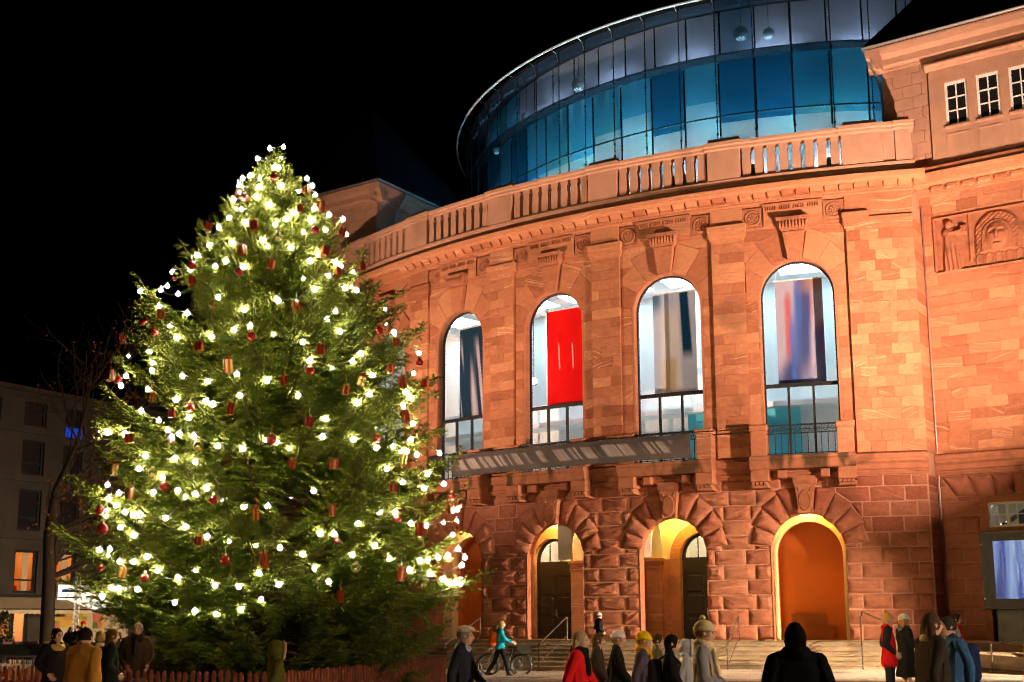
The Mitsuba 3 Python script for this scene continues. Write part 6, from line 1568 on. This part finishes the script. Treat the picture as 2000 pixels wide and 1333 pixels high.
# ------------------------------------------------------------------ bicycles
def bicycle(label, x, y, D, ang, basket, z0=-.08):
    K = thing('bicycle', label, 'bicycle'); o = at(x, y, D)
    W = lambda m: turned(m, ang, (o[0], o[1], z0))
    def wheel(cx):
        t = trimesh.creation.torus(.325, .030, 30, 7); t.apply_transform(trimesh.transformations.rotation_matrix(math.pi/2, [1, 0, 0])); t.apply_translation((cx, 0, .345))
        k = put(K, 'wheel', W(lathe([(0, -.03), (.03, -.03), (.03, .03), (0, .03)], n=10).apply_transform(trimesh.transformations.rotation_matrix(math.pi/2, [1, 0, 0])).apply_translation((cx, 0, .345))), 'steel')
        put(k, 'tyre', W(t), 'black_paint', smooth=True)
        r_ = trimesh.creation.torus(.30, .010, 30, 5); r_.apply_transform(trimesh.transformations.rotation_matrix(math.pi/2, [1, 0, 0])); put(k, 'rim', W(r_.apply_translation((cx, 0, .345))), 'steel', smooth=True)
        put(k, 'spokes', [W(bar((cx, .02*(-1)**i, .345), (cx + .3*math.cos(i*.349), 0, .345 + .3*math.sin(i*.349)), .003, 3)) for i in range(18)], 'steel')
        put(K, 'mudguard', W(tube([(cx + .37*math.cos(a), 0, .345 + .37*math.sin(a)) for a in np.linspace(.3, 2.9, 12)], .022, 5)), 'black_paint')
    wheel(-.54); wheel(.54)
    bb, st_, hd0, hd1, rr, ff = V(-.08, 0, .30), V(-.22, 0, .80), V(.38, 0, .84), V(.43, 0, .68), V(-.54, 0, .345), V(.54, 0, .345)
    put(K, 'frame', [W(bar(a, b, r)) for a, b, r in ((bb, st_, .018), (bb, hd1, .022), (st_ - V(.0, 0, .08), hd1 + V(-.02, 0, .06), .018), (hd0, hd1, .022), (st_ - V(0, 0, .05), rr, .012), (bb, rr, .012))], 'rail_paint')
    put(K, 'fork', [W(tube([hd1, hd1 + V(.05, s*.05, -.12), ff + V(0, s*.05, 0)], .013)) for s in (-1, 1)], 'rail_paint')
    put(K, 'handlebar', [W(tube([(.26, -.3, 1.02), (.36, -.22, 1.03), (.38, 0, 1.0), (.36, .22, 1.03), (.26, .3, 1.02)], .014)), W(bar(hd0, (.38, 0, 1.0), .014))], 'black_paint')
    put(K, 'saddle', [W(mt(hul(((-.36, -.07, .93), .03), ((-.36, .07, .93), .03), ((-.12, 0, .93), .022)))), W(bar(st_, (-.25, 0, .92), .013))], 'black_paint')
    put(K, 'crank', [W(lathe([(0, -.008), (.09, -.008), (.09, .008), (0, .008)], n=16).apply_transform(trimesh.transformations.rotation_matrix(math.pi/2, [1, 0, 0])).apply_translation(bb)), W(bar(bb + V(0, -.08, 0), bb + V(.12, -.08, -.12), .012)), W(bar(bb + V(0, .08, 0), bb + V(-.12, .08, .12), .012))], 'steel')
    put(K, 'carrier', [W(bar((-.82, s*.06, .72), (-.25, s*.06, .72), .008)) for s in (-1, 1)] + [W(bar((-.6, s*.06, .72), (-.54, s*.06, .36), .008)) for s in (-1, 1)], 'dark_metal')
    put(K, 'head_lamp', W(mt(hul(((.50, 0, .86), .035), ((.55, 0, .86), .025)))), 'steel')
    if basket:
        bx = [W(boxm(a, b)) for a, b in (((-.86, -.2, .73), (-.44, .2, .745)), ((-.87, -.2, .73), (-.855, .2, 1.02)), ((-.455, -.2, .73), (-.44, .2, 1.02)), ((-.855, -.2, .73), (-.455, -.185, 1.02)), ((-.855, .185, .73), (-.455, .2, 1.02)))]
        k = solo('bicycle_basket', 'black basket on the carrier of the bicycle pushed by the woman in blue', 'basket', bx, 'black_paint')


bicycle('bicycle with a basket pushed by the woman in the blue jacket', 985, 1306, 39.6, 180, True)
bicycle('second bicycle parked behind the one with the basket', 988, 1303, 40.9, 176, False)
# ------------------------------------------------------------------ unseen lamp masts


def flood(name, pos, aim, inten, cut, beam, label, w=40.):
    k = thing('floodlight_mast', label, 'floodlight')
    pos, aim = np.asarray(pos, float), np.asarray(aim, float); d = (aim - pos)/np.linalg.norm(aim - pos)
    back = pos - d*.5
    put(k, 'mast', tube([[back[0], back[1], -.2], [back[0], back[1], pos[2] + .1]], [.12, .07], 8), 'dark_metal')
    hd = trimesh.creation.box((.5, .36, .3)); M = np.eye(4); z = d; x = np.cross([0, 0, 1], z); x /= np.linalg.norm(x); M[:3, :3] = np.column_stack([x, np.cross(z, x), z]); M[:3, 3] = pos - d*.22; hd.apply_transform(M)
    put(k, 'lamp_head', hd, 'black_paint')
    scene['beam_' + name] = {'type': 'spot', 'intensity': rgb(inten), 'cutoff_angle': cut, 'beam_width': beam, 'sampling_weight': w, 'to_world': T().look_at(origin=pos.tolist(), target=aim.tolist(), up=[0, 0, 1])}


flood('right', (17.4, 33.2, 6.8), tuple(rmap(V(9.0, 19.8, 0))), V(1, .655, .46)*2800, 54., 14., 'unseen floodlight mast right of the frame, aimed at the round front', 120.)  # out of view, placed to light the right part of the front
flood('left', (-12.6, 44.0, 6.8), tuple(rmap(V(-4.5, 17.5, 0))), V(1, .63, .42)*1250, 48., 16., 'unseen floodlight mast hidden behind the fir, aimed at the round front', 100.)  # hidden by the fir, placed to light the left bays
flood('steps', (23.5, 32.0, 5.6), (5.5, 42.3, .2), V(1, .74, .47)*7500, 24., 9., 'unseen lamp mast out of view near the right wing, lighting the steps', 60.)  # out of view, placed to light steps and ground
flood('crowd', (14., 5., 5.2), (-1., 18.5, 1.2), V(1, .76, .52)*470, 44., 26., 'unseen lamp mast out of view right of the viewer, lighting the crowd', 50.)  # unseen lamp placed to brighten the people
flood('far', (-33., 46., 8.), (-21., 67., 6.), V(1, .72, .5)*2, 60., 40., 'unseen lamp mast out of view at the far left, lighting the flats', 5.)  # out of view, gives the left building a faint light
# unseen lamps above the arch crowns, lighting niches and vestibule
for c, k in lamp_spec:
    p = rmap(V(c, 6.1, -.68)); q = rmap(V(c, 3.2, -1.2))
    scene[key(TH, 'arch_lamp')] = {'type': 'sphere', 'center': p.tolist(), 'radius': .1, 'bsdf': {'type': 'ref', 'id': 'white_paint'}, 'emitter': {'type': 'area', 'radiance': rgb(V(1000, 450, 55) if k == 2 else V(330, 150, 70)), 'sampling_weight': 35.}}
for c, col in ((5.35, V(520, 300, 48)), (-.75, V(560, 340, 90))):
    p = rmap(V(c, 6.0, -.8))
    scene[key(TH, 'arch_lamp')] = {'type': 'sphere', 'center': p.tolist(), 'radius': .1, 'bsdf': {'type': 'ref', 'id': 'white_paint'}, 'emitter': {'type': 'area', 'radiance': rgb(col), 'sampling_weight': 35.}}
for k in (0, 1):
    p = rmap(V(dc[k], 5.5, -3.3))
    scene[key(TH, 'hall_lamp')] = {'type': 'sphere', 'center': p.tolist(), 'radius': .14, 'bsdf': {'type': 'ref', 'id': 'white_paint'}, 'emitter': {'type': 'area', 'radiance': rgb((150, 130, 88)), 'sampling_weight': 12.}}  # unseen lamps placed to light the hall behind each fanlight
